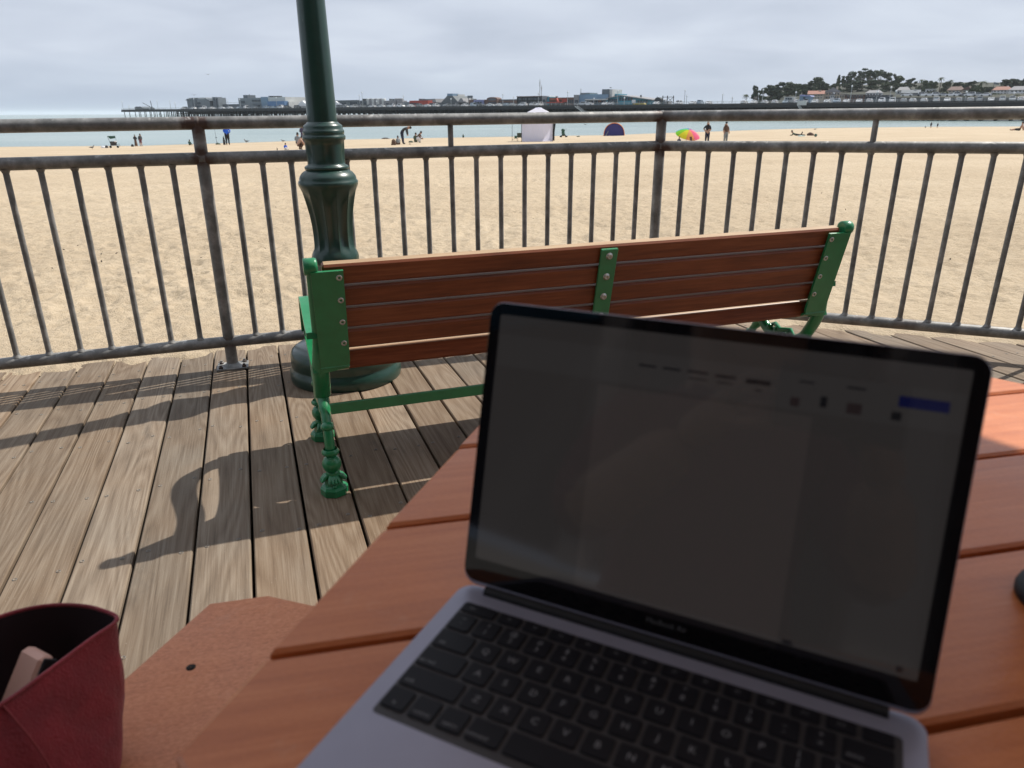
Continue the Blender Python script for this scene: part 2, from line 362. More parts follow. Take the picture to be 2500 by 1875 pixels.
# ------------------------------------------------------------------ boardwalk
board = tag(link('boardwalk', None), kind='structure')
bed = MB(); bed.box((0, 0, -.245), (11, 9, .05)); b_ = part('dark_sheet_under_boardwalk', bed, 'under_deck'); tag(b_, kind='structure'); b_.location.z = -.02  # near-black sheet: shade of the void below the planks, put into its colour
PITCHW = .1472; screws = MB()
for i in range(-23, 32):
    L0 = -.1065+PITCHW*i+.004; L1 = L0+PITCHW-.008
    if -9 <= i <= 0: L0 += 0; 
    s0 = edge_s(L0); s1 = edge_s(L1)
    if s0 is None or s1 is None: continue
    near = -2.6; j = random.uniform(-.012, .012); s0 += j; s1 += j
    if min(s0, s1) < near+.3: continue
    Lc = (L0+L1)/2; hw = (L1-L0)/2; bv = .0035; zt = random.uniform(-.003, .002)
    mb = MB(); n_ = 14; V = []; F = []
    for k in range(n_+1):
        t = k/n_
        a = near+(s0-near)*t; b = near+(s1-near)*t; cup = random.uniform(-.0006, .0006)
        V += [(-hw, a, -.04), (-hw, a, -bv), (-hw+bv, a, 0), (0, (a+b)/2, cup), (hw-bv, b, 0), (hw, b, -bv), (hw, b, -.04)]
    for k in range(n_):
        for q in range(6): F.append((k*7+q, k*7+q+1, (k+1)*7+q+1, (k+1)*7+q))
    F.append(tuple(range(6, -1, -1))[::-1]); F.append(tuple(n_*7+q for q in range(7))[::-1])
    mb.add(V, [tuple(reversed(f)) for f in F])
    M = Matrix.Translation((PN.x*Lc, PN.y*Lc, deckz(PN.x*Lc)+zt)) @ Matrix.Rotation(-math.atan(KX), 4, 'Y') @ Matrix.Rotation(PA, 4, 'Z')
    part('plank', mb, 'weathered_hardwood', board, M)
    s = near+.2
    rowoff = .0
    for s in np.arange(-2.2, max(s0, s1)-.04, .407):
        for sd in (-1, 1):
            sj = s+random.uniform(-.025, .025); q = PN*(Lc+sd*(hw-.024+random.uniform(-.008, .008)))+PD*sj
            c = (q.x, q.y, deckz(q.x)+zt+.0006)
            screws.lathe([(.0060, 0), (.0058, .0008), (.0040, .0009), (.0034, -.0012), (.0006, -.0012)], 9, c, cap=False)
sw = part('screws', screws, 'screw_steel', board); tag(sw, kind='stuff')
# ------------------------------------------------------------------ beach and sea
SEA_Z = -2.3
shore_px = [(-400, 366), (0, 359), (340, 356.5), (620, 348), (800, 342), (1000, 338), (1250, 334), (1500, 330), (1750, 321), (2000, 313), (2250, 310), (2480, 309), (2900, 308)]
_az = []; _D = []
for u, v_ in shore_px:
    p = at_z(u, v_, SEA_Z); _az.append(math.atan2(p.x, p.y)); _D.append(math.hypot(p.x, p.y))
_az = np.array(_az); _D = np.array(_D)
def shoreD(az): return np.interp(az, _az, _D)
def edge_r(az):          # radius of boardwalk edge
    best = np.full(np.shape(az), 3.2); dx = np.sin(az); dy = np.cos(az)
    for (x0, y0), (x1, y1) in zip(EDGE[:-1], EDGE[1:]):
        ex, ey = x1-x0, y1-y0; den_ = dx*ey-dy*ex
        with np.errstate(divide='ignore', invalid='ignore'):
            t = (x0*ey-y0*ex)/den_; q = (x0*dy-y0*dx)/den_
        ok = (q >= 0) & (q <= 1) & (t > 0); best = np.where(ok, t, best)
    return best
def sand_base(x, y):
    d = np.hypot(x, y); az = np.arctan2(x, y); D = shoreD(az); e = 3.8
    t = np.clip((d-e)/(D-e), 0, None)
    z = np.where(t <= 1, (SEA_Z+.02)*np.power(np.maximum(t, 1e-6), .93), (SEA_Z+.02)-(t-1)*D*.03)
    return z
def sand_z(x, y):
    x = np.asarray(x, float); y = np.asarray(y, float)
    d = np.hypot(x, y); z = sand_base(x, y)
    near = np.clip((60-d)/60, 0, 1)
    z = z+fbm(x*.28, y*.28, 3)*.10*np.clip((d-4)/8, 0, 1)*np.clip((90-d)/90, .0, 1)
    r_ = np.abs(fbm(x*3.6+fbm(x*.9, y*.9, 2)*1.6, y*3.6, 4))
    z = z+(.16-r_)*.062*(.35+near*.65)*np.clip((d-3.3)/1.6, .12, 1)
    r2 = np.abs(fbm(x*7.3+3.7, y*7.3+fbm(x*2, y*2, 2), 3))
    z = z+(.15-r2)*.040*np.clip((75-d)/75, 0, 1)*np.clip((d-3.3)/1.6, .2, 1)+fbm(x*15, y*15, 2)*.010*near
    xa = x*.955+y*.297; ya = -x*.297+y*.955+fbm(x*.25, y*.25, 2)*.5            # beach tractor tracks running along the shore
    for q, am in ((5.1, .022), (6.6, .020), (9.2, .03), (10.9, .03), (15.5, .035), (17.3, .035), (24, .04)):
        g_ = np.exp(-((ya-q)/.16)**2); z = z-am*g_*(.55+.45*np.sin(xa*22))*np.clip(.6+fbm(x*.4, y*.4, 2), 0, 1)
    return z
def on_sand(u, v_):
    d = ray(u, v_); lo = 4.0; o = Vector((0, 0, CAM_H))
    for k in range(4000):
        p = o+d*(lo/math.hypot(d.x, d.y))
        if p.z <= float(sand_base(p.x, p.y))+.0: return p
        lo *= 1.0015
    return p
na, nr = 620, 470
az = np.linspace(R(-52), R(52), na); er = edge_r(az)
tt = np.linspace(0, 1, nr); 
rows = []
for k in range(nr):
    t = tt[k]; rr = (er-.10)*np.power((shoreD(az)*1.12)/(er-.10), t**1.12); rows.append(rr)
RR = np.array(rows); X = RR*np.sin(az); Y = RR*np.cos(az); Z = sand_z(X, Y)
de = RR-er                                            # distance beyond the boards: drift of sand on the plank ends
zdrift = KX*X+.012*np.clip((de+.02)/.10, -1, 1)+fbm(X*9, Y*9, 3)*.018
bl = np.clip((de-.05)/1.2, 0, 1); Z = zdrift*(1-bl)+(Z+.0)*bl
wet = np.clip((RR/shoreD(az)-.955)/.03, 0, 1)
V = np.stack([X, Y, Z], -1).reshape(-1, 3)
I = np.arange(nr*na).reshape(nr, na); Fq = np.stack([I[:-1, :-1], I[:-1, 1:], I[1:, 1:], I[1:, :-1]], -1).reshape(-1, 4)[:, ::-1]
me = bpy.data.meshes.new('beach_sand'); me.vertices.add(len(V)); me.vertices.foreach_set('co', V.ravel()); me.loops.add(Fq.size); me.loops.foreach_set('vertex_index', Fq.ravel().astype(np.int32))
me.polygons.add(len(Fq)); me.polygons.foreach_set('loop_start', np.arange(0, Fq.size, 4, dtype=np.int32)); me.update(); me.validate()
at_ = me.attributes.new('wet', 'FLOAT', 'POINT'); at_.data.foreach_set('value', wet.ravel().astype(np.float32))
me.polygons.foreach_set('use_smooth', np.ones(len(Fq), bool)); me.materials.append(MATS['beach_sand']); tag(link('beach_sand', me), kind='structure')
# debris on the sand: bits of weed and shell
db = MB()
for k in range(260):
    a = random.uniform(R(-38), R(38)); d = 4.2+42*random.random()**1.8; x, y = d*math.sin(a), d*math.cos(a); z = float(sand_z(x, y)); s = random.uniform(.003, .010)
    q = Euler((random.random(), random.random(), random.random()*6)).to_matrix(); db.box((x, y, z+s*.2), (s*random.uniform(1, 3), s, s*.5), q)
o = part('beach_debris', db, plain('dry_weed', (.06, .045, .03), .9)); tag(o, 'scattered dark bits of dry weed on the sand', 'debris', kind='stuff')
sea = MB(); ns = 120; sa = np.linspace(R(-62), R(62), ns); srow = [60, 90, 120, 150, 180, 220, 280, 380, 550, 900, 1500, 3000, 8000, 22000]
SV = [(r*math.sin(a), r*math.cos(a), SEA_Z) for r in srow for a in sa]
sea.add(SV, [(i*ns+k, (i+1)*ns+k, (i+1)*ns+k+1, i*ns+k+1)[::-1] for i in range(len(srow)-1) for k in range(ns-1)])
tag(part('sea', sea, 'sea_water'), kind='structure')
# ------------------------------------------------------------------ railing
rail = thing('railing', 'weathered galvanised steel pipe railing with vertical balusters along the boardwalk edge', 'railing')
ZT, ZM, ZB, RP, RBAL = 1.058, .920, .125, .0250, .0118
def steel(name, mb, parent, rust_pts=(), rr=.07):
    o = part(name, mb, 'galvanised_steel', parent); me = o.data; a = me.attributes.new('rust', 'FLOAT', 'POINT')
    co = np.array(mb.v); r_ = np.zeros(len(co), np.float32)
    for p, rad in rust_pts: r_ = np.maximum(r_, np.clip(1.15-np.linalg.norm(co-np.array(p), axis=1)/rad, 0, 1))
    a.data.foreach_set('value', r_.astype(np.float32)); return o
def P3(p, z): return Vector((p[0], p[1], deckz(p[0])+z))
gaps = [18, 18, 18, 16, 16, 16]
joints = [(P3(p, z), .085 if z == ZT else .075) for p in FV for z in (ZT, ZM)]
def seg(a, b, r_, n=14, k=26): return MB().tube([a.lerp(b, i/k) for i in range(k+1)], r_, n)
for i, p in enumerate(FV):
    po = steel('post', MB().tube([P3(p, .008+(1.05-.008)*k/30) for k in range(31)], RP, 16), rail, [(P3(p, ZT-.01), .075), (P3(p, ZM), .085), (P3(p, ZB), .07)])
    d = Vector((FV[min(i+1, len(FV)-1)][0]-FV[max(i-1, 0)][0], FV[min(i+1, len(FV)-1)][1]-FV[max(i-1, 0)][1], 0)).normalized(); q = Matrix.Rotation(math.atan2(d.y, d.x), 3, 'Z')
    pl = steel('base_plate', MB().bbox(P3(p, .0065), (.135, .105, .011), .002, q), po)
    w_ = MB().lathe([(.040, .012), (.030, .019), (.0255, .026)], 16, P3(p, 0), cap=False); steel('weld', w_, po)
    for sx in (-1, 1):
        for sy in (-1, 1):
            c = P3(p, .012)+q @ Vector((sx*.05, sy*.036, 0)); steel('bolt', MB().lathe([(.010, 0), (.010, .007), (.006, .008), (.006, .014), (.001, .0145)], 6, c, smooth=False), po, [(c, .03)])
    for z, rr in ((ZT, .0275), (ZM, .0285), (ZB, .028)):
        steel('weld', MB().ball(P3(p, z), rr, 14, 8), po, [(P3(p, z), .05)] if z > .5 else [])
for i in range(len(FV)-1):
    a, b = FV[i], FV[i+1]
    for nm, z in (('top_rail', ZT), ('mid_rail', ZM), ('bottom_rail', ZB)):
        r_ = RP*1.03 if z == ZT else RP
        rust = [(P3(q, z)+Vector((0, 0, -.012)), .10) for q in (a, b)] if z > .5 else []
        steel(nm, seg(P3(a, z), P3(b, z), r_, 18, 44), rail, rust)
    n = gaps[i]
    for k in range(1, n):
        t = k/n; q = (a[0]+(b[0]-a[0])*t, a[1]+(b[1]-a[1])*t)
        bo = steel('baluster', MB().tube([P3(q, ZB+.015), P3(q, ZB+.3), P3(q, .6), P3(q, ZM-.015)], RBAL, 10), rail)
        steel('weld', MB().lathe([(.0175, 0), (.0150, .005), (.0122, .012)], 10, P3(q, ZB+RP*.86), cap=False), bo); steel('weld', MB().lathe([(.0122, -.014), (.0155, -.006), (.0185, 0)], 10, P3(q, ZM-RP*.82), cap=False), bo)
    q = ((a[0]+b[0])/2, (a[1]+b[1])/2)
    steel('stub_post', MB().tube([P3(q, ZM+.015), P3(q, ZT-.015)], RBAL*1.08, 10), rail)
# ------------------------------------------------------------------ lamp post
lx, ly = -.735, 3.035
lamp = thing('lamp_post', 'dark green fluted iron lamp post with stepped round base beside the bench', 'lamp post', deckmat(lx, ly))
part('base', MB().lathe([(.236, 0), (.240, .012), (.239, .050), (.230, .060), (.229, .072), (.232, .078), (.231, .112), (.224, .132), (.205, .145), (.15, .152), (.128, .16), (.118, .19)], 64), 'lamp_green_paint', lamp)
fl = lambda a, z, r_: 1-.055*max(0, math.cos(a*8))**2*max(0, min(1, (z-.20)/.05))*max(0, min(1, (.49-z)/.05))
part('lower_stem', MB().lathe([(.118, .18), (.108, .22), (.098, .30), (.090, .40), (.086, .46), (.085, .505)], 96, mod=fl), 'lamp_green_paint', lamp)
def vase(a, z, r_):
    k = max(0, min(1, (z-.555)/.03))*max(0, min(1, (.80-z)/.04)); return 1-.13*k*abs(math.sin(a*6+.2))**.8
pv = []
for z, r_ in ((.495, .084), (.503, .090), (.512, .096), (.525, .0975), (.538, .095), (.550, .090), (.562, .0855), (.58, .083), (.62, .0825), (.66, .0845), (.70, .089), (.74, .0965), (.77, .103), (.795, .109), (.808, .113), (.817, .1175), (.826, .119), (.834, .1175), (.838, .113), (.845, .113), (.855, .109), (.867, .099), (.874, .088), (.877, .083)): pv.append((r_, z))
part('fluted_vase', MB().lathe(pv, 192, mod=vase), 'lamp_green_paint', lamp)
def drum(a, z, r_):
    k = max(0, 1-((z-.942)/.040)**2); return 1-.14*k*max(0, math.cos(a*6+.9)-.35)
part('collar', MB().lathe([(.082, .876), (.087, .881), (.0875, .888), (.083, .893), (.074, .897), (.0735, .905), (.0740, .925), (.0752, .945), (.0765, .97), (.0775, .988), (.083, .992), (.0845, .999), (.0835, 1.006), (.079, 1.009), (.0805, 1.014), (.0812, 1.022), (.079, 1.028), (.0765, 1.030), (.0765, 1.040), (.074, 1.046), (.064, 1.052), (.059, 1.058)], 84, mod=drum), 'lamp_green_paint', lamp)
part('shaft', MB().lathe([(.0575, 1.05), (.0560, 1.2), (.0525, 1.5), (.048, 2.4), (.045, 3.4)], 48), 'lamp_green_paint', lamp)
part('lantern', MB().lathe([(.05, 3.38), (.09, 3.42), (.09, 3.45), (.06, 3.47), (.15, 3.6), (.17, 3.75), (.13, 3.9), (.05, 3.98), (.02, 4.05)], 32), plain('lamp_globe', (.75, .74, .7), .3), lamp)
# ------------------------------------------------------------------ green bench, seen from behind
BH = R(18.5); BL = 1.768
bench = thing('park_bench', 'wooden slat park bench with green cast iron ends, back towards the table', 'bench', deckmat(-.545, 1.963, BH))
GREEN = 'bench_green_paint'
by0, bz0, by1, bz1 = .020, .405, -.050, .700                       # line of the backrest (y, z)
bdir = Vector((0, by1-by0, bz1-bz0)).normalized(); bnor = Vector((0, bdir.z, -bdir.y))     # towards the sea
brot = Matrix((Vector((1, 0, 0)), bnor, bdir)).transposed()
hs = .0605; ss = [.067, .135, .203, .271]
for k in range(4):
    c = Vector((BL/2, by0, bz0))+bdir*(ss[k]+.006)+bnor*.022
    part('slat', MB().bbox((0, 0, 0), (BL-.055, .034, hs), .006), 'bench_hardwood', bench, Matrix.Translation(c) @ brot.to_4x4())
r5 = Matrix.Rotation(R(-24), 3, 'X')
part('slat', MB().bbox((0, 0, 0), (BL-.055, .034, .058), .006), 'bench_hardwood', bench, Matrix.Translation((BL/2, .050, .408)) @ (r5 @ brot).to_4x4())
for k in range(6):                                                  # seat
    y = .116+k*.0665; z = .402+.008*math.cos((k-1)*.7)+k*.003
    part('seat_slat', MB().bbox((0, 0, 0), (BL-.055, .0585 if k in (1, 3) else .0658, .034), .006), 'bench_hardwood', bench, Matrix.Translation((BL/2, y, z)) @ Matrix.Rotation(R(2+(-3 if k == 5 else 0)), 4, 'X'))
def strip(pts, wd, th, x0, smooth=True):                            # flat bar following (y, z) points, width along x
    mb = MB(); V = []; n = len(pts)
    for i, (y, z) in enumerate(pts):
        a = Vector(pts[max(i-1, 0)]); b = Vector(pts[min(i+1, n-1)]); t = (b-a).normalized(); nn = Vector((-t.y, t.x))
        for sx, sn in ((0, -1), (1, -1), (1, 1), (0, 1)): V.append((x0+wd*sx, y+nn.x*th/2*sn, z+nn.y*th/2*sn))
    F = [(i*4+k, i*4+(k+1) % 4, (i+1)*4+(k+1) % 4, (i+1)*4+k) for i in range(n-1) for k in range(4)]+[(0, 1, 2, 3), ((n-1)*4+3, (n-1)*4+2, (n-1)*4+1, (n-1)*4)]
    return mb.add(V, F)
def bz(P, n=14):                                                    # smooth curve through (y, z) points
    out = []; m_ = len(P)
    for i in range(m_-1):
        p0 = Vector(P[max(i-1, 0)]); p1 = Vector(P[i]); p2 = Vector(P[i+1]); p3 = Vector(P[min(i+2, m_-1)])
        for k in range(n if i < m_-2 else n+1):
            t = k/n; out.append(tuple(.5*((2*p1)+(p2-p0)*t+(2*p0-5*p1+4*p2-p3)*t*t+(3*p1-p0-3*p2+p3)*t**3)))
    return out
def bolts(par, x, zs, r_=.0085):
    for s_ in zs:
        c = Vector((x, by0, bz0))+bdir*s_-bnor*.008
        M = Matrix.Translation(c) @ (brot @ Matrix.Rotation(R(90), 3, 'X')).to_4x4()
        part('bolt', MB().lathe([(.0115, 0), (.0115, .0015), (r_, .002), (r_*.98, .007), (r_*.5, .0075), (r_*.45, .004), (.001, .004)], 14), 'bolt_steel', par, M)
def leaf_foot(par, y):
    f = MB(); f.ball((0, 0, .098), .029, 16, 10, (1, 1, 1.02)); f.lathe([(.020, .128), (.026, .134), (.027, .140), (.021, .148)], 16, cap=False)
    f.lathe([(.018, .075), (.022, .066), (.020, .060), (.024, .052)], 14, cap=False)
    for an in (0, math.pi, math.pi*1.5):                             # shell leaves at the sides of the foot
        for q in range(4):
            aa = an+(q-1.5)*.26; f.tube([(.014*math.cos(aa), .014*math.sin(aa), .062), (.028*math.cos(aa), .028*math.sin(aa), .056), (.039*math.cos(aa), .039*math.sin(aa), .046)], [.007, .0075, .003], 6)
    f.lathe([(.041, 0), (.042, .020), (.037, .028), (.028, .032), (.024, .052)], 8, smooth=False); f.ball((0, -.030, .032), .007, 8, 5)
    return part('foot', f, GREEN, par, Matrix.Translation((0, y, 0)))
def bench_end(side):
    x = 0.0 if side < 0 else BL; s_ = side
    pth = bz([(by1+.018, bz1), (-.006, .60), (.016, .50), (.024, .44), (.034, .39), (.052, .345), (.084, .292)], 12)
    e = link('end_frame', MB().tube([(0, y, z) for y, z in pth], [.013]*26+[.013+.010*k/20 for k in range(20)]+[.023]*(len(pth)-46), 14, ell=(.85, 1.1)).mesh('end_frame', GREEN), bench, Matrix.Translation((x, 0, 0)))
    inn = .082 if side < 0 else -.082
    mb = MB(); pl = []
    c0 = Vector((0, by0, bz0))-bnor*.004
    def pp(xx, s): p = c0+bdir*s; return Vector((xx, p.y, p.z))
    A = [pp(-s_*-.004, .297), pp(inn, .297), pp(inn*1.02, .012), pp(inn*.95, -.010), pp(0, -.022)]
    q = bnor*-.009; n = len(A); mb.add(A+[a+q for a in A], [tuple(range(n)), tuple(reversed(range(n, 2*n)))]+[(i, n+i, n+(i+1) % n, (i+1) % n) for i in range(n)])
    part('back_plate', mb, GREEN, e)
    part('plate_lip', MB().box((inn*.5, by0+.012, bz0-.017), (abs(inn), .055, .007), Matrix.Rotation(R(-28), 3, 'X')), GREEN, e)
    kn = MB().tube([(-.020, 0, 0), (-.018, 0, 0), (.010, 0, 0), (.015, 0, 0), (.017, 0, 0)], [.019, .0232, .0232, .021, .014], 24)
    part('knob', kn, GREEN, e, Matrix.Translation((0.0, by1+.012, bz1+.004)))
    arm = strip(bz([(.004, .500), (.05, .494), (.10, .497), (.17, .512), (.25, .532), (.32, .534), (.372, .512), (.402, .468), (.428, .428), (.440, .400)], 8), .060, .018, -.030); part('armrest', arm, GREEN, e)
    sc = MB().ball((0, .395, .440), .017, 12, 8, (1.2, 1, 1)); sc.tube([(0, .41, .46), (0, .392, .438), (0, .398, .415)], .010, 8); part('arm_scroll', sc, GREEN, e)
    st = strip(bz([(.02, .392), (.06, .378), (.14, .372), (.27, .376), (.38, .386), (.46, .392)], 6), .046, .020, -.023); part('seat_rail', st, GREEN, e)
    ar = MB().tube([(0, y, z) for y, z in bz([(.055, .345), (.080, .298), (.125, .260), (.20, .240), (.285, .250), (.345, .285), (.382, .330), (.400, .385)], 8)], .0205, 12, ell=(.9, 1.05)); part('arch', ar, GREEN, e)
    tw = MB()
    for k in range(9):
        y = .165+k*.015; tw.ball((.006*math.sin(k*2.1), y, .262+.008*math.sin(k*1.7)), .012+.004*math.sin(k*2.7), 8, 6)
    tw.tube([(-.01, .13, .268), (.01, .18, .282), (-.008, .22, .274), (.008, .27, .284), (0, .305, .272)], [.005, .009, .010, .009, .004], 8); part('twig_ornament', tw, GREEN, e)
    for P_, yf in (([(.085, .285), (.045, .245), (.016, .205), (.004, .165), (.0, .130)], .0), ([(.345, .285), (.385, .245), (.412, .205), (.420, .165), (.422, .130)], .422)):
        lg = MB().tube([(0, y, z) for y, z in bz(P_, 6)], [.018]*6+[.0148]*19, 12); lg.ball((0, P_[2][0], P_[2][1]+.008), .0195, 12, 8, (1, 1, .8)); part('leg', lg, GREEN, e); leaf_foot(e, yf)
    return e
for s_ in (-1, 1): bench_end(s_)
for side, x in ((-1, .070), (1, BL-.070)): bolts(bench, x, (.277, .209, .141, .073))
sp_c = link('centre_strap', MB().bbox((0, 0, 0), (.056, .010, .325), .002).mesh('centre_strap', GREEN), bench, Matrix.Translation(Vector((BL/2-.008, by0, bz0))+bdir*.137-bnor*.004) @ brot.to_4x4())
bolts(bench, BL/2-.008, (.277, .209, .141, .073))
part('stretcher', MB().bbox((BL/2, .030, .262), (BL-.03, .010, .034), .002), GREEN, bench)
# ------------------------------------------------------------------ hexagonal picnic table
TH = .745; TA = R(11.6); TC = (.392, .430)
table = thing('picnic_table', 'hexagonal picnic table of red brown plastic boards in the foreground', 'table', deckmat(TC[0], TC[1], TA))
apo = .512; sid = 2*apo/math.sqrt(3)
pit = .1463; gap = .0062
def hexw(y): return sid-abs(y)/math.sqrt(3)*1.0 if abs(y) <= apo else 0
for k in range(-3, 4):
    ya = k*pit-pit/2+gap/2; yb = k*pit+pit/2-gap/2
    if k == 3: yb = apo
    if k == -3: ya = -apo
    ymid = 0 if ya < 0 < yb else None
    ys = [ya] + ([0] if ymid is not None else []) + [yb]
    poly = [(hexw(y), y) for y in ys]+[(-hexw(y), y) for y in reversed(ys)]
    mb = MB(); b = .0028; n = len(poly); cxy = ((0), (ya+yb)/2)
    ins = [(x-math.copysign(b*1.15, x), y+(b if y < cxy[1] else -b)*(1 if y != 0 else 0)) for x, y in poly]
    V = [(x, y, -.038) for x, y in poly]+[(x, y, -b) for x, y in poly]+[(x, y, 0) for x, y in ins]
    F = [tuple(reversed(range(n))), tuple(range(2*n, 3*n))]+[(q*n+i, q*n+(i+1) % n, (q+1)*n+(i+1) % n, (q+1)*n+i) for q in (0, 1) for i in range(n)]
    mb.add(V, F); part('board', mb, 'plastic_lumber', table, Matrix.Translation((0, 0, TH)))
fr = MB()
for a in range(3): fr.box((0, 0, TH-.062), (.9, .04, .045), Matrix.Rotation(a*math.pi/3+math.pi/2, 3, 'Z'))
part('frame', fr, 'dark_plastic', table)
for a in (0, 2, 4):
    an = a*math.pi/3+R(30); c, s = math.cos(an), math.sin(an); part('leg', MB().tube([(.18*c, .18*s, TH-.08), (.30*c, .30*s, .35), (.36*c, .36*s, .02)], .024, 10), 'dark_plastic', table)
def seat(an, ln0, ln1, holes):                    # an: outward direction in table frame
    c, s = math.cos(an), math.sin(an); O = Vector((c, s, 0)); T = Vector((-s, c, 0)); i0, i1 = .618, .900
    ch = .045
    poly = [(i0, ln0+.04), (i0+.065, ln0), (i1-.067, ln0), (i1, ln0+.040), (i1, ln1-.040), (i1-.067, ln1), (i0+.065, ln1), (i0, ln1-.040)]
    mb = MB(); b = .004; n = len(poly); m0 = ((i0+i1)/2, (ln0+ln1)/2)
    P = [O*a+T*b_ for a, b_ in poly]; cc = O*m0[0]+T*m0[1]; ins = [p+(cc-p).normalized()*b*1.4 for p in P]
    V = [p+Vector((0, 0, .410)) for p in P]+[p+Vector((0, 0, .450-b)) for p in P]+[p+Vector((0, 0, .450)) for p in ins]
    mb.add(V, [tuple(reversed(range(n))), tuple(range(2*n, 3*n))]+[(q*n+i, q*n+(i+1) % n, (q+1)*n+(i+1) % n, (q+1)*n+i) for q in (0, 1) for i in range(n)])
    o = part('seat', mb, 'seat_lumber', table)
    for a, b_ in holes: part('bolt_hole', MB().lathe([(.0058, 0), (.0055, .0003), (.0006, .0002)], 14, O*a+T*b_+Vector((0, 0, .4503)), cap=False), 'under_deck', o)
    part('seat_arm', MB().tube([O*.2+T*m0[1]+Vector((0, 0, .25)), O*(i0+.05)+T*m0[1]+Vector((0, 0, .36)), O*(i0+.12)+T*m0[1]+Vector((0, 0, .405))], .022, 10), 'dark_plastic', table)
    return o
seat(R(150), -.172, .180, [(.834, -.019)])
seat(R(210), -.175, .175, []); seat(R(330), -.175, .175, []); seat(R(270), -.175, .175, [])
# patio umbrella through the middle of the table (its ring shows at the right edge, its shade lies on the table)
umb = thing('patio_umbrella', 'patio umbrella on a wooden pole standing through the middle of the picnic table', 'umbrella', deckmat(TC[0]+.019, TC[1]+.006))
part('pole', MB().lathe([(.0265, .02), (.0265, 2.55)], 24), 'pole_wood', umb)
part('base', MB().lathe([(.24, 0), (.24, .03), (.20, .06), (.05, .08), (.045, .25), (.026, .26)], 32), 'dark_plastic', umb)
part('table_ring', MB().lathe([(.024, TH-.01), (.0345, TH+.001), (.035, TH+.006), (.0335, TH+.010), (.030, TH+.011), (.0268, TH+.0105)], 32, cap=False), 'dark_plastic', umb)
UR, UH, UP = 1.27, 2.06, 2.48
cn = MB(); vl = MB(); ub = []
for k in range(8):
    a0, a1 = k*math.pi/4, (k+1)*math.pi/4; N = 6; Vv = []; 
    for i in range(N+1):
        t = i/N
        for j in range(5):
            s = j/4; p0 = Vector((math.cos(a0), math.sin(a0), 0)); p1 = Vector((math.cos(a1), math.sin(a1), 0)); p = p0.lerp(p1, s)*UR*t
            z = UP-(UP-UH)*t-.05*math.sin(math.pi*s)*t+.03*math.sin(math.pi*t); Vv.append((p.x, p.y, z))
    cn.add(Vv, [(i*5+j, (i+1)*5+j, (i+1)*5+j+1, i*5+j+1) for i in range(N) for j in range(4)], True)
    rim = Vv[-5:]; vl.add(rim+[(x*1.005, y*1.005, z-.16+.02*math.cos(j*math.pi/2)) for j, (x, y, z) in enumerate(rim)], [(j, j+1, 5+j+1, 5+j) for j in range(4)], True)
    part('rib', MB().tube([(.03*math.cos(a0), .03*math.sin(a0), UP-.03), (UR*math.cos(a0), UR*math.sin(a0), UH-.01)], .008, 6), 'pole_wood', umb)
part('canopy', cn, 'umbrella_canvas', umb); part('valance', vl, 'teal_canvas', umb)
# ------------------------------------------------------------------ laptop
LW, LD = .304, .212; LYAW = -.4618
lap = thing('laptop', 'open silver laptop with dark dim screen and black keys on the table', 'laptop')
lap.matrix_basis = Matrix.Translation((-.0356, .4547, .7571+KX*-.0356)) @ Matrix.Rotation(-math.atan(KX), 4, 'Y') @ Matrix.Rotation(LYAW, 4, 'Z')
def rrect(x0, y0, x1, y1, r_, n=6):
    out = []
    for cx_, cy_, a in ((x1-r_, y1-r_, 0), (x0+r_, y1-r_, 90), (x0+r_, y0+r_, 180), (x1-r_, y0+r_, 270)):
        for k in range(n+1): t = R(a+90*k/n); out.append((cx_+r_*math.cos(t), cy_+r_*math.sin(t)))
    return out
def slab(mb, x0, y0, x1, y1, r_, z0, z1, b=.0008, bot=None):
    n = 28; L = []
    for z, ins in ((z0, (bot if bot is not None else b)), (z0+(bot if bot is not None else b), 0), (z1-b, 0), (z1, b)):
        L += [(x, y, z) for x, y in rrect(x0+ins, y0+ins, x1-ins, y1-ins, max(r_-ins*.5, .0004))]
    F = [(q*n+i, q*n+(i+1) % n, (q+1)*n+(i+1) % n, (q+1)*n+i) for q in range(3) for i in range(n)]
    mb.add(L, F, True); mb.add(L[:n], [tuple(reversed(range(n)))]); mb.add(L[-n:], [tuple(range(n))]); return mb
base = part('base', slab(MB(), 0, -LD, LW, 0, .012, -.0115, 0, .0008, .003), 'aluminium', lap)
KX0, KY0, KW_, KH_ = .0125, -.0205, .279, .1125
part('keyboard_well', slab(MB(), KX0, KY0-KH_, KX0+KW_, KY0, .003, -.0004, .00025, .0001), plain('well_dark', (.03, .028, .03), .5), base)
font_cache = {}
def text_mesh(s_, size, mat):
    k = (s_, size)
    if k not in font_cache:
        cu = bpy.data.curves.new('t', 'FONT'); cu.body = s_; cu.size = size; cu.align_x = 'CENTER'; cu.align_y = 'CENTER'; cu.resolution_u = 2
        to = bpy.data.objects.new('t', cu); COL.objects.link(to); dg = bpy.context.evaluated_depsgraph_get(); me_ = bpy.data.meshes.new_from_object(to.evaluated_get(dg)); bpy.data.objects.remove(to); bpy.data.curves.remove(cu)
        me_.name = 'lettering'; me_.materials.clear(); me_.materials.append(MATS[mat]); font_cache[k] = me_
    return font_cache[k]
kp = .01905; kg = .0028; keymesh = {}
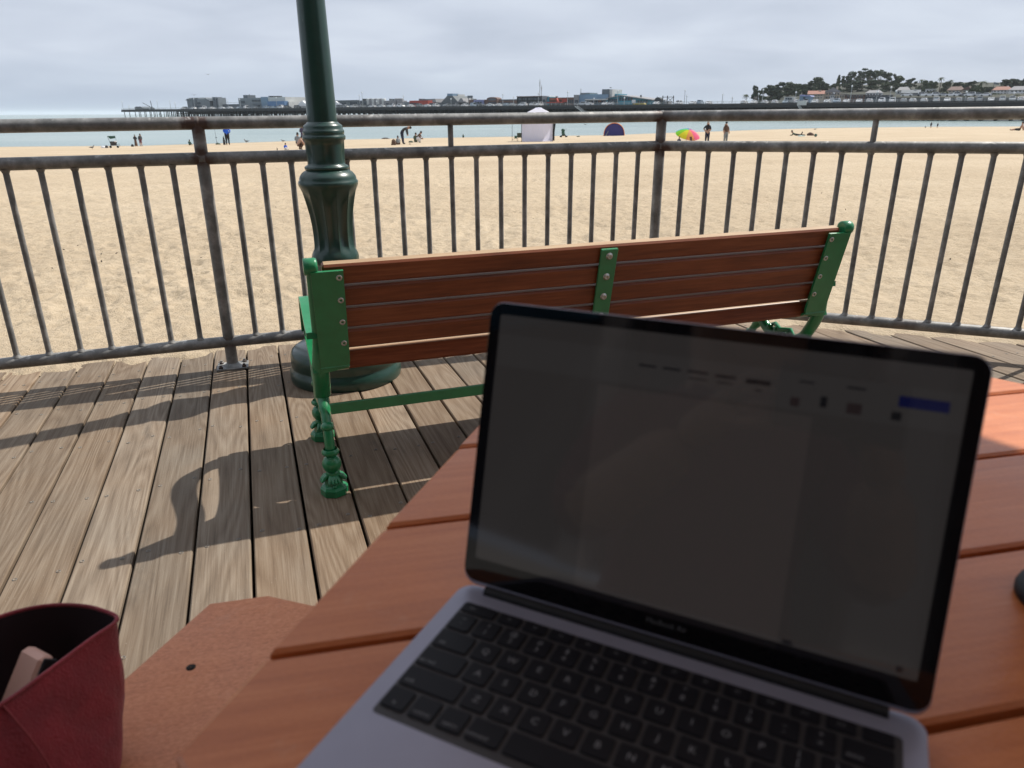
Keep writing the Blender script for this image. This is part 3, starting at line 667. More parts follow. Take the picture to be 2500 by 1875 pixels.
def key(x, y, wd, ht, leg=None, size=.0062, sub=None, lx_=0, ly_=0):
    kk = (round(wd, 4), round(ht, 4))
    if kk not in keymesh: keymesh[kk] = slab(MB(), -wd/2, -ht/2, wd/2, ht/2, .0016, 0, .0013, .0003).mesh('key', 'key_black')
    o = link('key', keymesh[kk], base, Matrix.Translation((x+wd/2, y-ht/2, .0003)))
    if leg:
        if sub:
            link('legend', text_mesh(leg, size*.85, 'key_legend'), o, Matrix.Translation((0, -.0030, .00135))); link('legend', text_mesh(sub, size*.85, 'key_legend'), o, Matrix.Translation((0, .0036, .00135)))
        else: link('legend', text_mesh(leg, size, 'key_legend'), o, Matrix.Translation((lx_, ly_, .00135)))
    return o
x0 = KX0+.0014; y = KY0-.0014; W_ = KW_-.0028
fh = .0098; u1 = W_/14.5
fn = ['esc']+['F%d' % k for k in range(1, 13)]+['']
key(x0, y, u1*1.5-kg, fh, 'esc', .0035, lx_=-.005)
for k in range(12): key(x0+u1*1.5+k*u1, y, u1-kg, fh, 'F%d' % (k+1), .0028)
key(x0+u1*13.5, y, u1-kg, fh)
y -= fh+kg; kh = kp-kg
def row(items, y):
    x = x0
    for it in items:
        wd, leg = it[0], it[1]; sub = it[2] if len(it) > 2 else None
        small = leg and len(leg) > 1
        key(x, y, wd*u1-kg, kh, leg, .0036 if small else .0068, sub, -(wd*u1-kg)/2+.0065 if small and wd > 1.1 else 0, -.004 if small else 0); x += wd*u1
row([(1, '`', '~'), (1, '1', '!'), (1, '2', '@'), (1, '3', '#'), (1, '4', '$'), (1, '5', '%'), (1, '6', '^'), (1, '7', '&'), (1, '8', '*'), (1, '9', '('), (1, '0', ')'), (1, '-', '_'), (1, '=', '+'), (1.5, 'delete')], y); y -= kp
row([(1.5, 'tab')]+[(1, c) for c in 'QWERTYUIOP']+[(1, '[', '{'), (1, ']', '}'), (1, '\\', '|')], y); y -= kp
row([(1.75, 'caps lock')]+[(1, c) for c in 'ASDFGHJKL']+[(1, ';', ':'), (1, "'", '"'), (1.75, 'return')], y); y -= kp
row([(2.25, 'shift')]+[(1, c) for c in 'ZXCVBNM']+[(1, ',', '<'), (1, '.', '>'), (1, '/', '?'), (2.25, 'shift')], y); y -= kp
row([(1, 'fn'), (1, 'control'), (1, 'option'), (1.25, 'command'), (5, None), (1.25, 'command'), (1, 'option'), (1, None), (1, None), (1, None)], y)
part('trackpad', slab(MB(), LW/2-.062, -LD+.006, LW/2+.062, -.1395, .004, -.0002, .00012, .00005), plain('trackpad_glass', (.5, .5, .55), .3, .4, .02), base)
part('hinge', MB().tube([(.02, -.005, .0005), (LW-.02, -.005, .0005)], .0042, 12), 'dark_plastic', lap)
LA = R(105.4)
lidM = Matrix.Translation((0, -.0045, .002)) @ Matrix.Rotation(math.pi/2-LA, 4, 'X')
lid = part('lid', MB(), 'aluminium', lap, lidM)
# lid local frame: x along hinge, z up the screen, +y away from the viewer
def lslab(x0, z0, x1, z1, r_, ya, yb, b): return slab(MB(), x0, z0, x1, z1, r_, ya, yb, b).xf(Matrix(((1, 0, 0, 0), (0, 0, -1, 0), (0, 1, 0, 0), (0, 0, 0, 1))))
lid.data = lslab(0, .001, LW, .2085, .0105, -.0042, -.0004, .0010).mesh('lid', 'aluminium')
part('bezel', lslab(.0005, .004, LW-.0005, .2080, .0100, -.00045, .0, .0001), 'black_glass', lid)
sx0, sx1, sz0, sz1 = .0088, LW-.0088, .0215, .2000
scr = part('screen', lslab(sx0, sz0, sx1, sz1, .0015, .00002, .00012, .00002), 'screen_page', lid)
def ui(x0, z0, x1, z1, mat, name, dpt=.00016): return part(name, lslab(sx0+x0*(sx1-sx0), sz1-z1*(sz1-sz0), sx0+x1*(sx1-sx0), sz1-z0*(sz1-sz0), .0004, dpt-.00003, dpt, .00001), mat, scr)
ui(.27, .215, .735, .995, 'screen_paper', 'page'); ui(.004, .075, .996, .20, 'screen_bar', 'toolbar', .00014); ui(.885, .105, .972, .14, 'screen_blue', 'button')
for k, (a, b, z, h_) in enumerate([(.36, .40, .118, .008), (.415, .455, .118, .008), (.47, .515, .116, .009), (.53, .575, .118, .010), (.595, .645, .118, .016), (.475, .515, .142, .005), (.535, .57, .142, .005), (.70, .73, .10, .006), (.79, .825, .098, .007), (.615, .63, .150, .006)]): ui(a, z, b, z+h_, 'screen_ink', 'toolbar_text')
ui(.745, .142, .758, .178, 'screen_ink', 'icon'); ui(.688, .158, .706, .188, 'screen_pink', 'icon'); ui(.795, .150, .823, .185, 'screen_pink', 'icon'); ui(.876, .158, .894, .185, 'screen_ink', 'icon')
ui(.96, .965, .972, .985, 'screen_ink', 'icon'); ui(.745, .982, .765, .998, 'screen_ink', 'icon')
tx = link('lettering', text_mesh('MacBook Air', .0050, 'bezel_print'), lid, Matrix.Translation((LW/2, -.0006, .0125)) @ Matrix.Rotation(R(90), 4, 'X'))
# ------------------------------------------------------------------ red bag on the seat
bag = thing('tote_bag', 'dark red canvas bag standing open on the seat', 'bag')
rim = [(-.418, .628, .585), (-.440, .640, .588), (-.466, .643, .592), (-.498, .637, .596), (-.525, .618, .600), (-.545, .585, .604), (-.552, .54, .608), (-.548, .49, .612), (-.530, .45, .610), (-.505, .43, .606), (-.482, .44, .602), (-.466, .475, .597), (-.452, .515, .592), (-.440, .555, .589), (-.428, .595, .587)]
bot = [(-.425, .592, .456), (-.440, .600, .455), (-.460, .602, .455), (-.485, .60, .455), (-.505, .585, .456), (-.515, .56, .458), (-.52, .52, .46), (-.515, .47, .46), (-.50, .44, .46), (-.475, .425, .458), (-.445, .425, .456), (-.420, .445, .455), (-.405, .49, .455), (-.402, .53, .455), (-.408, .568, .455)]
def smooth_loop(P, k=4):
    out = []; n = len(P)
    for i in range(n):
        p0, p1, p2, p3 = (Vector(P[(i+j) % n]) for j in (-1, 0, 1, 2))
        for q in range(k): t = q/k; out.append(.5*((2*p1)+(p2-p0)*t+(2*p0-5*p1+4*p2-p3)*t*t+(3*p1-p0-3*p2+p3)*t**3))
    return out
rim_s, bot_s = smooth_loop(rim), smooth_loop(bot); nb = len(rim_s); rows_ = 12
def bagwall(ins, zdrop):
    V = []; 
    for k in range(rows_+1):
        t = k/rows_
        for i in range(nb):
            p = bot_s[i].lerp(rim_s[i], t); c = Vector((-.478, .535, p.z)); d = (p-c).normalized()
            bul = .004*math.sin(math.pi*t)+.014*float(vnoise(np.array(i*.30), np.array(t*3.+i*.12)))*math.sin(math.pi*min(t*1.15, 1)) - ins
            V.append(p+d*bul-Vector((0, 0, zdrop*(t > .98))))
    return V, [(k*nb+i, k*nb+(i+1) % nb, (k+1)*nb+(i+1) % nb, (k+1)*nb+i) for k in range(rows_) for i in range(nb)]
V_, F_ = bagwall(0, 0); mb = MB().add(V_, F_, True); mb.add(V_[:nb], [tuple(reversed(range(nb)))]); part('body', mb, 'red_canvas', bag)
V_, F_ = bagwall(.0022, .001); mb = MB().add(V_, [tuple(reversed(f)) for f in F_], True); part('lining', mb, 'bag_lining', bag)
part('rim_hem', MB().tube(rim_s, .0022, 8, closed=True), 'red_canvas', bag)
seam = [bot_s[47].lerp(rim_s[47], k/10)+Vector((.0145*math.sin(math.pi*k/10)+.0005, -.002, 0)) for k in range(11)]
part('seam', MB().tube(seam, .0011, 6), plain('seam_thread', (.30, .05, .06), .8), bag)
cs = thing('leather_case', 'blush pink leather case poking out of the red bag', 'case')
ca = Vector((-.502, .50, .480)); cb_ = Vector((-.470, .580, .586)); dv = (cb_-ca).normalized(); sxv = Vector((.80, -.58, .1)).normalized(); nv = dv.cross(sxv).normalized(); sxv = nv.cross(dv)
Mc = Matrix((sxv, nv, dv)).transposed().to_4x4(); Mc.translation = (ca+cb_)/2
part('shell', MB().bbox((0, 0, 0), (.046, .016, (cb_-ca).length), .005), 'blush_leather', cs, Mc); part('edge_band', MB().bbox((.0245, 0, 0), (.004, .0125, (cb_-ca).length*.98), .001), 'dark_webbing', cs, Mc)
# ------------------------------------------------------------------ people
for nm, c in dict(skin=(.42, .25, .17), hair_dark=(.015, .011, .009), hair_grey=(.35, .33, .31), cloth_black=(.016, .016, .019), cloth_charcoal=(.045, .046, .05), cloth_grey=(.22, .24, .25), cloth_white=(.72, .72, .74), cloth_blue=(.02, .12, .62), cloth_maroon=(.14, .03, .045), cloth_brown=(.11, .065, .045), cloth_olive=(.07, .09, .06), cloth_navy=(.02, .025, .05), cloth_green=(.035, .09, .07), cloth_purple=(.07, .055, .10), cloth_tan=(.42, .31, .2), cloth_pink=(.5, .24, .25)).items(): plain(nm, c, .85 if nm.startswith('cloth') else .6, var=.15, scale=20)
POSES = {}
def std(): return dict(pel=(0, 0, .95), spine=(0, .0, 1.15), chest=(0, .0, 1.36), neck=(0, .0, 1.50), head0=(0, .01, 1.58), head1=(0, .015, 1.70), sl=(-.17, 0, 1.42), el=(-.235, -.02, 1.15), wl=(-.24, .06, .92), hl=(-.24, .09, .83), sr=(.17, 0, 1.42), er=(.235, -.02, 1.15), wr=(.24, .06, .92), hr=(.24, .09, .83), tl=(-.09, 0, .90), kl=(-.10, .02, .50), al=(-.11, -.01, .09), fl=(-.115, .13, .035), tr=(.09, 0, .90), kr=(.10, .02, .50), ar=(.11, -.01, .09), fr=(.115, .13, .035))
def mod(b, **k): d = dict(b); d.update(k); return d
POSES['stand'] = std()
POSES['hip'] = mod(std(), er=(.33, -.06, 1.20), wr=(.20, .04, 1.02), hr=(.14, .06, 1.0), wl=(-.10, .16, .98), hl=(-.02, .17, .95), el=(-.25, .0, 1.16))
POSES['hold'] = mod(std(), er=(.24, .02, 1.17), wr=(.12, .20, 1.10), hr=(.04, .22, 1.08), el=(-.24, .02, 1.17), wl=(-.12, .20, 1.10), hl=(-.05, .22, 1.06))
POSES['lean'] = mod(std(), chest=(.05, .02, 1.34), neck=(.09, .04, 1.46), head0=(.09, .06, 1.53), head1=(.09, .09, 1.65), sl=(-.12, .02, 1.40), sr=(.21, .02, 1.37), er=(.27, .05, 1.11), wr=(.25, .14, .90), hr=(.24, .18, .82))
POSES['bend'] = mod(std(), pel=(0, -.12, .92), spine=(0, .04, 1.07), chest=(0, .23, 1.16), neck=(0, .38, 1.22), head0=(0, .46, 1.22), head1=(0, .58, 1.22), sl=(-.17, .29, 1.18), sr=(.17, .29, 1.18), el=(-.18, .33, .92), er=(.18, .33, .92), wl=(-.12, .36, .70), wr=(.12, .36, .70), hl=(-.1, .38, .61), hr=(.1, .38, .61), tl=(-.09, -.10, .87), tr=(.09, -.10, .87), kl=(-.1, -.04, .48), kr=(.1, -.04, .48))
POSES['crouch'] = mod(std(), pel=(0, -.18, .36), spine=(0, -.08, .54), chest=(0, .05, .70), neck=(0, .15, .82), head0=(0, .20, .87), head1=(0, .27, .97), sl=(-.17, .07, .75), sr=(.17, .07, .75), el=(-.24, .20, .52), er=(.24, .20, .52), wl=(-.12, .38, .38), wr=(.12, .38, .38), hl=(-.08, .44, .32), hr=(.08, .44, .32), tl=(-.10, -.14, .34), tr=(.10, -.14, .34), kl=(-.17, .24, .50), kr=(.17, .24, .50), al=(-.12, .0, .08), ar=(.12, .0, .08), fl=(-.12, .15, .03), fr=(.12, .15, .03))
POSES['sit'] = mod(std(), pel=(0, 0, .12), spine=(0, .03, .32), chest=(0, .08, .52), neck=(0, .12, .66), head0=(0, .14, .74), head1=(0, .17, .86), sl=(-.17, .08, .58), sr=(.17, .08, .58), el=(-.25, .14, .36), er=(.25, .14, .36), wl=(-.16, .34, .34), wr=(.16, .34, .34), hl=(-.08, .38, .34), hr=(.08, .38, .34), tl=(-.10, .04, .11), tr=(.10, .04, .11), kl=(-.14, .36, .40), kr=(.14, .36, .40), al=(-.12, .52, .07), ar=(.12, .52, .07), fl=(-.12, .66, .04), fr=(.12, .66, .04))
POSES['lounge'] = mod(POSES['sit'], chest=(0, -.08, .50), spine=(0, -.02, .31), neck=(0, -.12, .64), head0=(0, -.12, .72), head1=(0, -.10, .84), sl=(-.17, -.09, .56), sr=(.17, -.09, .56), el=(-.22, -.22, .33), er=(.22, -.22, .33), wl=(-.2, -.30, .10), wr=(.2, -.30, .10), hl=(-.2, -.34, .04), hr=(.2, -.34, .04), kl=(-.10, .45, .13), kr=(.11, .42, .18), al=(-.1, .85, .07), ar=(.1, .84, .07), fl=(-.12, .92, .15), fr=(.12, .91, .15))
POSES['prone'] = mod(std(), pel=(0, 0, .12), spine=(0, .2, .14), chest=(0, .38, .22), neck=(0, .50, .34), head0=(0, .55, .40), head1=(0, .60, .51), sl=(-.17, .40, .24), sr=(.17, .40, .24), el=(-.2, .55, .06), er=(.2, .55, .06), wl=(-.08, .72, .07), wr=(.08, .72, .07), hl=(-.05, .78, .08), hr=(.05, .78, .08), tl=(-.09, -.05, .11), tr=(.09, -.05, .11), kl=(-.1, -.48, .08), kr=(.1, -.48, .08), al=(-.1, -.62, .42), ar=(.1, -.86, .10), fl=(-.1, -.56, .50), fr=(.1, -.98, .05))
RAD = dict(pel=(.135, .105), spine=(.125, .09), chest=(.15, .10), neck=(.055, .055), head0=(.085, .09), head1=(.088, .098), sl=(.065, .065), el=(.045, .045), wl=(.032, .032), hl=(.035, .04), tl=(.09, .095), kl=(.06, .062), al=(.045, .045), fl=(.04, .032))
BONES = [('pel', 'spine'), ('spine', 'chest'), ('chest', 'neck'), ('neck', 'head0'), ('head0', 'head1'), ('chest', 'sl'), ('sl', 'el'), ('el', 'wl'), ('wl', 'hl'), ('chest', 'sr'), ('sr', 'er'), ('er', 'wr'), ('wr', 'hr'), ('pel', 'tl'), ('tl', 'kl'), ('kl', 'al'), ('al', 'fl'), ('pel', 'tr'), ('tr', 'kr'), ('kr', 'ar'), ('ar', 'fr')]
def skin_mesh(P, rad, bones, sub=1, root='pel'):
    names = list(P); idx = {n: i for i, n in enumerate(names)}
    me_ = bpy.data.meshes.new('body'); me_.from_pydata([P[n] for n in names], [(idx[a], idx[b]) for a, b in bones], [])
    o = bpy.data.objects.new('tmp', me_); COL.objects.link(o); md = o.modifiers.new('s', 'SKIN'); md.use_smooth_shade = True; md.branch_smoothing = .3
    for n, sv in zip(names, me_.skin_vertices[0].data):
        sv.radius = rad(n); sv.use_root = (n == root)
    if sub: o.modifiers.new('u', 'SUBSURF').levels = sub; o.modifiers['u'].render_levels = sub
    dg = bpy.context.evaluated_depsgraph_get(); ev = o.evaluated_get(dg); out = bpy.data.meshes.new_from_object(ev); bpy.data.objects.remove(o); return out
def person(label, pose, pos, face, height=1.72, top='cloth_black', legs='cloth_navy', hair='hair_dark', sleeves=True, longlegs=True, hat=None, dress=False, group=None, name='person', bulk=1.0):
    P = dict(POSES[pose]); sc = height/1.76
    def rad(n):
        k = n if n in RAD else n[0]+'l'; a, b = RAD[k]; g_ = 1.42; return (a*bulk*g_, b*bulk*g_) if n in ('pel', 'spine', 'chest', 'tl', 'tr') else (a*g_, b*g_)
    me_ = skin_mesh(P, rad, BONES, 1)
    mats = ['skin', top, legs, hair]
    for k in mats: me_.materials.append(MATS[k])
    def cls(a, b):
        if a in ('neck',) or b in ('hl', 'hr'): return 0
        if a == 'head0': return 0
        if a in ('el', 'er'): return 0 if not sleeves else 1
        if a in ('pel',) and b != 'spine' or a in ('tl', 'tr'): return 2
        if a in ('kl', 'kr'): return 2 if longlegs else 0
        if a in ('al', 'ar'): return 3
        return 1
    segs = [(Vector(P[a]), Vector(P[b]), cls(a, b), b) for a, b in BONES]
    hd = (Vector(P['head1'])-Vector(P['head0'])).normalized(); h1 = Vector(P['head1'])
    fwd = Vector((0, 1, 0)); fwd = (fwd-hd*fwd.dot(hd)).normalized()
    for pl in me_.polygons:
        c = pl.center; bd = 1e9; bi = 0
        for A, B, k, bn in segs:
            t = max(0, min(1, (c-A).dot(B-A)/max((B-A).length_squared, 1e-9))); d = (c-(A+(B-A)*t)).length
            if d < bd: bd = d; bi = k if bn != 'head1' else 9
        if bi == 9 or (bi == 0 and (c-h1).length < .16 and (c-h1).dot(hd) > -.12):
            rel = c-h1; bi = 3 if (rel.dot(hd) > .03 or rel.dot(fwd) < -.01) else 0
        pl.material_index = bi
    M = Matrix.Translation(pos) @ Matrix.Rotation(face, 4, 'Z') @ Matrix.Scale(sc, 4)
    r_ = thing(name, label, 'person', M, group); link('body', me_, r_)
    hc = h1+hd*.0
    if hat:
        q = hd.to_track_quat('Z', 'Y').to_matrix().to_4x4(); q.translation = hc+hd*.035
        part('hat', MB().lathe([(.17 if hat[1] else .105, -.005), (.17 if hat[1] else .105, .0), (.105, .008), (.10, .05), (.07, .085), (.01, .095)], 14), hat[0], r_, q)
    elif hair:
        part('hair', MB().ball(tuple(hc-fwd*.018+hd*.025), .104, 12, 8, (.95, 1.0, 1.0)), hair, r_)
    if dress: part('skirt', MB().lathe([(.24, .08), (.20, .5), (.15, .9), (.13, 1.02)], 14, (0, -.0, 0), mod=lambda a, z, q_: 1+.05*math.cos(a*7)), legs, r_)
    part('nose', MB().ball(tuple(hc+fwd*.088-hd*.05), .017, 6, 5), 'skin', r_)
    return r_
def px_h(p, px): return px*math.hypot(p.x, p.y)/1985.0
def sand_pt(u, v_, dz=-.01):
    p = on_sand(u, v_); return Vector((p.x, p.y, float(sand_z(p.x, p.y))+dz))
DK = 1.0
def at_dist(u, v_, d):              # foot point on the sand; DK = true distance over first guess
    global DK
    p = sand_pt(u, v_); DK = math.hypot(p.x, p.y)/d; return p
def facing(p, deg): return math.atan2(p.x, -p.y)+R(deg)      # 0 = towards the camera (local +Y)
def fc(p, deg): a = math.atan2(-p.x, -p.y); return -a+R(deg)
p = sand_pt(333, 357); person('person in sun hat and long grey dress at the water edge, left of the couple', 'hold', p, fc(p, 170), px_h(p, 25.5), 'cloth_charcoal', 'cloth_brown', hat=('cloth_olive', True), dress=True, sleeves=True)
p = sand_pt(345, 357); person('person in dark top and maroon shorts leaning close to the one in the long dress', 'lean', p, fc(p, 195), px_h(p, 28), 'cloth_charcoal', 'cloth_maroon', longlegs=False)
p = sand_pt(463, 354.5); person('child in green sitting by the water, left of the railing post', 'sit', p, fc(p, 150), px_h(p, 24), 'cloth_green', 'cloth_olive')
p = at_dist(557, 353.5, 78); person('person in bright blue shirt and black trousers at the shore, seen under the top rail', 'hip', p, fc(p, 175), 1.86*DK, 'cloth_blue', 'cloth_black', bulk=1.25)
p = at_dist(727, 352, 74); person('person in light grey top sitting just left of the lamp post', 'sit', p, fc(p, 160), 1.9*DK, 'cloth_grey', 'cloth_navy')
p = at_dist(741, 351, 76); person('person in dark dress standing half hidden by the lamp post', 'hold', p, fc(p, 185), 1.70*DK, 'cloth_purple', 'cloth_purple', dress=True, hat=('cloth_grey', True))
p = at_dist(733, 366, 56); person('person with bare back and brown trousers crouching near the lamp post', 'crouch', p, fc(p, 120), 1.55*DK, 'skin', 'cloth_brown')
p = at_dist(697, 366, 56); person('person in blue shirt lying low on the sand left of the lamp post', 'sit', p, fc(p, 30), .85*DK, 'cloth_blue', 'cloth_white')
p = at_dist(985, 352, 66); person('person in dark grey clothes bending over a seated companion', 'bend', p, fc(p, 78), 1.95*DK, 'cloth_charcoal', 'cloth_navy')
p = at_dist(973, 353, 64); person('person in grey and white shirt sitting in front of the one bending over', 'sit', p, fc(p, 195), 1.30*DK, 'cloth_grey', 'cloth_brown', bulk=1.3)
p = at_dist(1023, 348, 70); person('person in brown jacket and white shorts crouching right of the bending pair', 'crouch', p, fc(p, 70), 1.62*DK, 'cloth_brown', 'cloth_white', bulk=1.25)
p = at_dist(1014, 347, 71); person('person in olive top sitting behind the one in the brown jacket', 'sit', p, fc(p, 150), 1.55*DK, 'cloth_olive', 'cloth_olive')
p = at_dist(1131, 336, 96); person('child in dark green sitting alone between the lamp post and the white tent', 'sit', p, fc(p, 180), .78*DK, 'cloth_green', 'cloth_black')
p = at_dist(908, 336.5, 92); person('sunbather lying in dark clothes at the shore right of the lamp post', 'prone', p, fc(p, 100), 1.25*DK, 'cloth_charcoal', 'cloth_brown')
p = at_dist(1584, 326, 94); person('person in white shirt with dark hair sitting near the blue tent', 'lounge', p, fc(p, 260), 1.55*DK, 'cloth_white', 'cloth_charcoal')
p = at_dist(1596, 324, 96); person('person in grey green top sitting next to the one in the white shirt', 'sit', p, fc(p, 175), 1.25*DK, 'cloth_grey', 'cloth_green')
p = at_dist(1657, 352, 62); person('person in dark hat sitting left below the rainbow umbrella', 'sit', p, fc(p, 170), 1.05*DK, 'cloth_navy', 'cloth_black', hat=('cloth_black', False))
p = at_dist(1725, 352, 66); person('grey haired person in black tee and jeans with a hand on the hip', 'hip', p, fc(p, 10), 1.77*DK, 'cloth_black', 'cloth_navy', hair='hair_grey', sleeves=False, bulk=1.15)
p = at_dist(1770, 352, 67); person('person in dark cap, brown top and grey trousers right of the grey haired one', 'lean', p, fc(p, 30), 1.80*DK, 'cloth_brown', 'cloth_grey', sleeves=False, hat=('cloth_black', False))
p = at_dist(1945, 331, 84); person('person in olive clothes lying prone and reading on the sand', 'prone', p, fc(p, 268), 1.50*DK, 'cloth_olive', 'cloth_charcoal')
p = at_dist(2490, 319, 96); person('bare backed sunbather propped up at the right edge of the beach', 'lounge', p, fc(p, 258), 1.75*DK, 'skin', 'cloth_black', longlegs=False, sleeves=False)
for u, v_, hh, l in ((2259, 311, .62, 'first swimmer from the left wading where the water meets the sand at right'), (2272, 311, 1.0, 'tallest of the three waders at the water edge on the right'), (2288, 311, .85, 'rightmost of the three waders at the water edge on the right')):
    p = sand_pt(u, v_+1); person(l, 'sit' if hh < .7 else 'stand', p, fc(p, 180), hh, 'cloth_navy', 'cloth_black', longlegs=False)
# ------------------------------------------------------------------ beach things
def gull(label, u, v_, px, face=60, d=None):
    p = sand_pt(u, v_) if d is None else at_dist(u, v_, d); h_ = px_h(p, px); s = h_/.36
    g_ = thing('gull', label, 'gull', Matrix.Translation(p) @ Matrix.Rotation(fc(p, face), 4, 'Z') @ Matrix.Scale(s, 4), 'gulls on the beach')
    b = MB().tube([(0, -.24, .20), (0, -.12, .19), (0, 0, .18), (0, .09, .22), (0, .12, .29), (0, .14, .335), (0, .18, .335), (0, .20, .33)], [.012, .045, .065, .055, .030, .036, .028, .008], 10); part('body', b, plain('gull_grey', (.16, .15, .14), .8), g_)
    for sx in (-1, 1):
        part('wing', MB().tube([(sx*.055, .06, .205), (sx*.062, -.06, .20), (sx*.03, -.20, .20), (sx*.01, -.28, .205)], [.02, .045, .025, .006], 8, ell=(.35, 1)), plain('gull_wing', (.08, .075, .075), .8), g_)
        part('leg', MB().tube([(sx*.025, 0, .14), (sx*.027, .005, .01)], .006, 5), plain('gull_leg', (.4, .25, .12), .6), g_)
    part('beak', MB().tube([(0, .19, .332), (0, .235, .322)], [.010, .003], 6), plain('beak_yellow', (.5, .3, .05), .5), g_); return g_
gull('gull on the sand left of the wagon', 226, 365, 9.5, 110); gull('gull at the shore right of the person in blue', 602, 350, 10, 250); gull('gull at the shore between blue shirt and lamp post', 691, 348, 8, 250)
gull('gull at the shore just right of the lamp post', 871, 339, 6.5, 250); gull('gull on the wet sand behind the rainbow umbrella', 1814, 314, 4.5, 100); gull('gull on the sand behind the person lying prone', 1990, 318, 5, 80)
for u, v_, l in ((508, 182, 'lone bird flying high above the end of the wharf'), (474, 232, 'bird flying low over the roofs at the wharf end'), (1429, 304, 'bird skimming the water left of the blue tent')):
    q = at_y(u, v_, 120.); g_ = thing('flying_bird', l, 'bird', Matrix.Translation(q) @ Matrix.Rotation(.6, 4, 'Z'))
    part('body', MB().tube([(0, -.22, 0), (0, 0, 0), (0, .2, .02)], [.02, .06, .02], 6), 'gull_wing', g_)
    for sx in (-1, 1): part('wing', MB().tube([(sx*.02, 0, .02), (sx*.25, .02, .10), (sx*.5, -.06, .04)], [.06, .05, .01], 6, ell=(1, .2)), 'gull_wing', g_)
def wheel(par, x, y, z, r_, wd=.04, name='wheel'):
    wo_ = part(name, MB().tube([(x-wd/2, y, z), (x+wd/2, y, z)], r_, 14), 'dark_plastic', par); return wo_
# folding wagon with canopy
p = sand_pt(279, 361); s = px_h(p, 27)/1.25
wg = thing('beach_wagon', 'dark beach wagon with a canopy standing at the shore', 'wagon', Matrix.Translation(p) @ Matrix.Rotation(fc(p, 180), 4, 'Z') @ Matrix.Scale(s, 4))
part('basket', MB().bbox((0, 0, .46), (.62, .5, .42), .03), 'cloth_charcoal', wg)
part('canopy', MB().prism([(-.45, 1.22), (.28, 1.22), (.24, 1.0), (-.22, .92)], 0, (0, -.28, 0), ((1, 0, 0), (0, 0, 1)), (0, .56, 0)), 'cloth_green', wg)
part('white_towel', MB().bbox((.22, -.27, .66), (.22, .06, .14), .02), 'cloth_white', wg)
for x, x2 in ((-.30, -.45), (.33, .27)):
    for y in (-.24, .24): part('canopy_pole', MB().tube([(x, y, .5), (x2, y, 1.22)], .018, 6), 'dark_plastic', wg)
for x in (-.33, .36):
    for y in (-.25, .25): part('wheel', MB().tube([(x, y-.03, .12), (x, y+.03, .12)], .12, 12), 'dark_plastic', wg)
part('handle', MB().tube([(.36, 0, .3), (.52, 0, .45), (.56, 0, .12)], .02, 6), 'dark_plastic', wg)
def blob(name, label, cat, u, v_, wpx, hpx, mat, d=None, seed=0, group=None, mat2=None):
    p = sand_pt(u, v_) if d is None else at_dist(u, v_, d); W_, Hh = px_h(p, wpx), px_h(p, hpx); mb = MB(); N, Mm = 14, 8; V = []; 
    for i in range(Mm+1):
        th = math.pi/2*i/Mm
        for k in range(N):
            a = 2*math.pi*k/N; f = 1+.22*math.sin(a*3+seed)+.12*math.sin(a*5+i+seed*2); V.append((math.cos(th)**.6*math.cos(a)*W_/2*f, math.cos(th)**.6*math.sin(a)*W_/3*f, math.sin(th)*Hh*(1+.15*math.sin(a*2+seed))))
    mb.add(V, [(i*N+k, i*N+(k+1) % N, (i+1)*N+(k+1) % N, (i+1)*N+k) for i in range(Mm) for k in range(N)], True)
    o = thing(name, label, cat, Matrix.Translation(p) @ Matrix.Rotation(fc(p, 0), 4, 'Z'), group); part('body', mb, mat, o)
    part('strap', MB().tube([(-W_*.2, 0, Hh*.8), (0, -W_*.05, Hh*1.12), (W_*.2, 0, Hh*.8)], Hh*.07, 6), mat2 or 'dark_plastic', o); return o
blob('beach_bag', 'dark bag on the sand left of the wagon', 'bag', 261, 361, 7, 5, 'cloth_charcoal', seed=1); blob('towel_heap', 'white towel heap at the far left of the wagon', 'towel', 253, 361, 9, 4, 'cloth_white', seed=2)
blob('beach_bag', 'small black and white bag between wagon and the couple', 'bag', 324, 358, 6, 5, 'cloth_black', seed=3, mat2='cloth_white'); blob('beach_bag', 'black bag standing next to the person in the blue shirt', 'bag', 548, 353.5, 5, 18, 'cloth_black', 78, 4)
blob('bait_bag', 'green bag at the foot of the fishing rod', 'bag', 532, 353, 11, 4, 'cloth_olive', 79, 5); blob('beach_blanket', 'long dark blanket laid at the shore right of the lamp post', 'blanket', 941, 339, 18, 3, 'cloth_charcoal', 88, 6)
blob('backpack', 'dark backpack beside the seated person in grey and white', 'backpack', 962, 354, 12, 13, 'cloth_brown', 64.5, 7); blob('towel_heap', 'dark heap left of the crouching person in the brown jacket', 'towel', 1004, 348, 12, 4, 'cloth_olive', 70, 8)
blob('sandals', 'dark sandals on the sand right of the seated pair', 'sandals', 1001, 352.5, 5, 2, 'cloth_brown', 65, 9); blob('beach_bag', 'brown bag on the sand next to the person lying prone', 'bag', 1978, 331, 15, 7, 'cloth_brown', 84, 10); blob('beach_towel', 'pale mint towel under the person lying prone', 'towel', 1956, 333, 18, 2.4, plain('cloth_mint', (.5, .62, .56), .9), 83, 11)
blob('bottle', 'small dark bottle standing left of the person in blue on the sand', 'bottle', 677, 367, 2.2, 6, 'cloth_black', 56, 12); blob('driftwood_heap', 'dark driftwood heap in the sand right of the stroller', 'driftwood', 1412, 334, 9, 2.2, 'cloth_olive', 92, 13)
p = at_dist(1991, 334, 82); bl_ = thing('beach_ball', 'teal beach ball right of the person lying prone', 'ball', Matrix.Translation(p)); r_ = px_h(p, 3.6); part('panels', MB().ball((0, 0, r_), r_, 14, 10), 'cloth_green', bl_); part('valve', MB().ball((0, -r_*.98, r_), r_*.15, 8, 5), 'cloth_white', bl_)
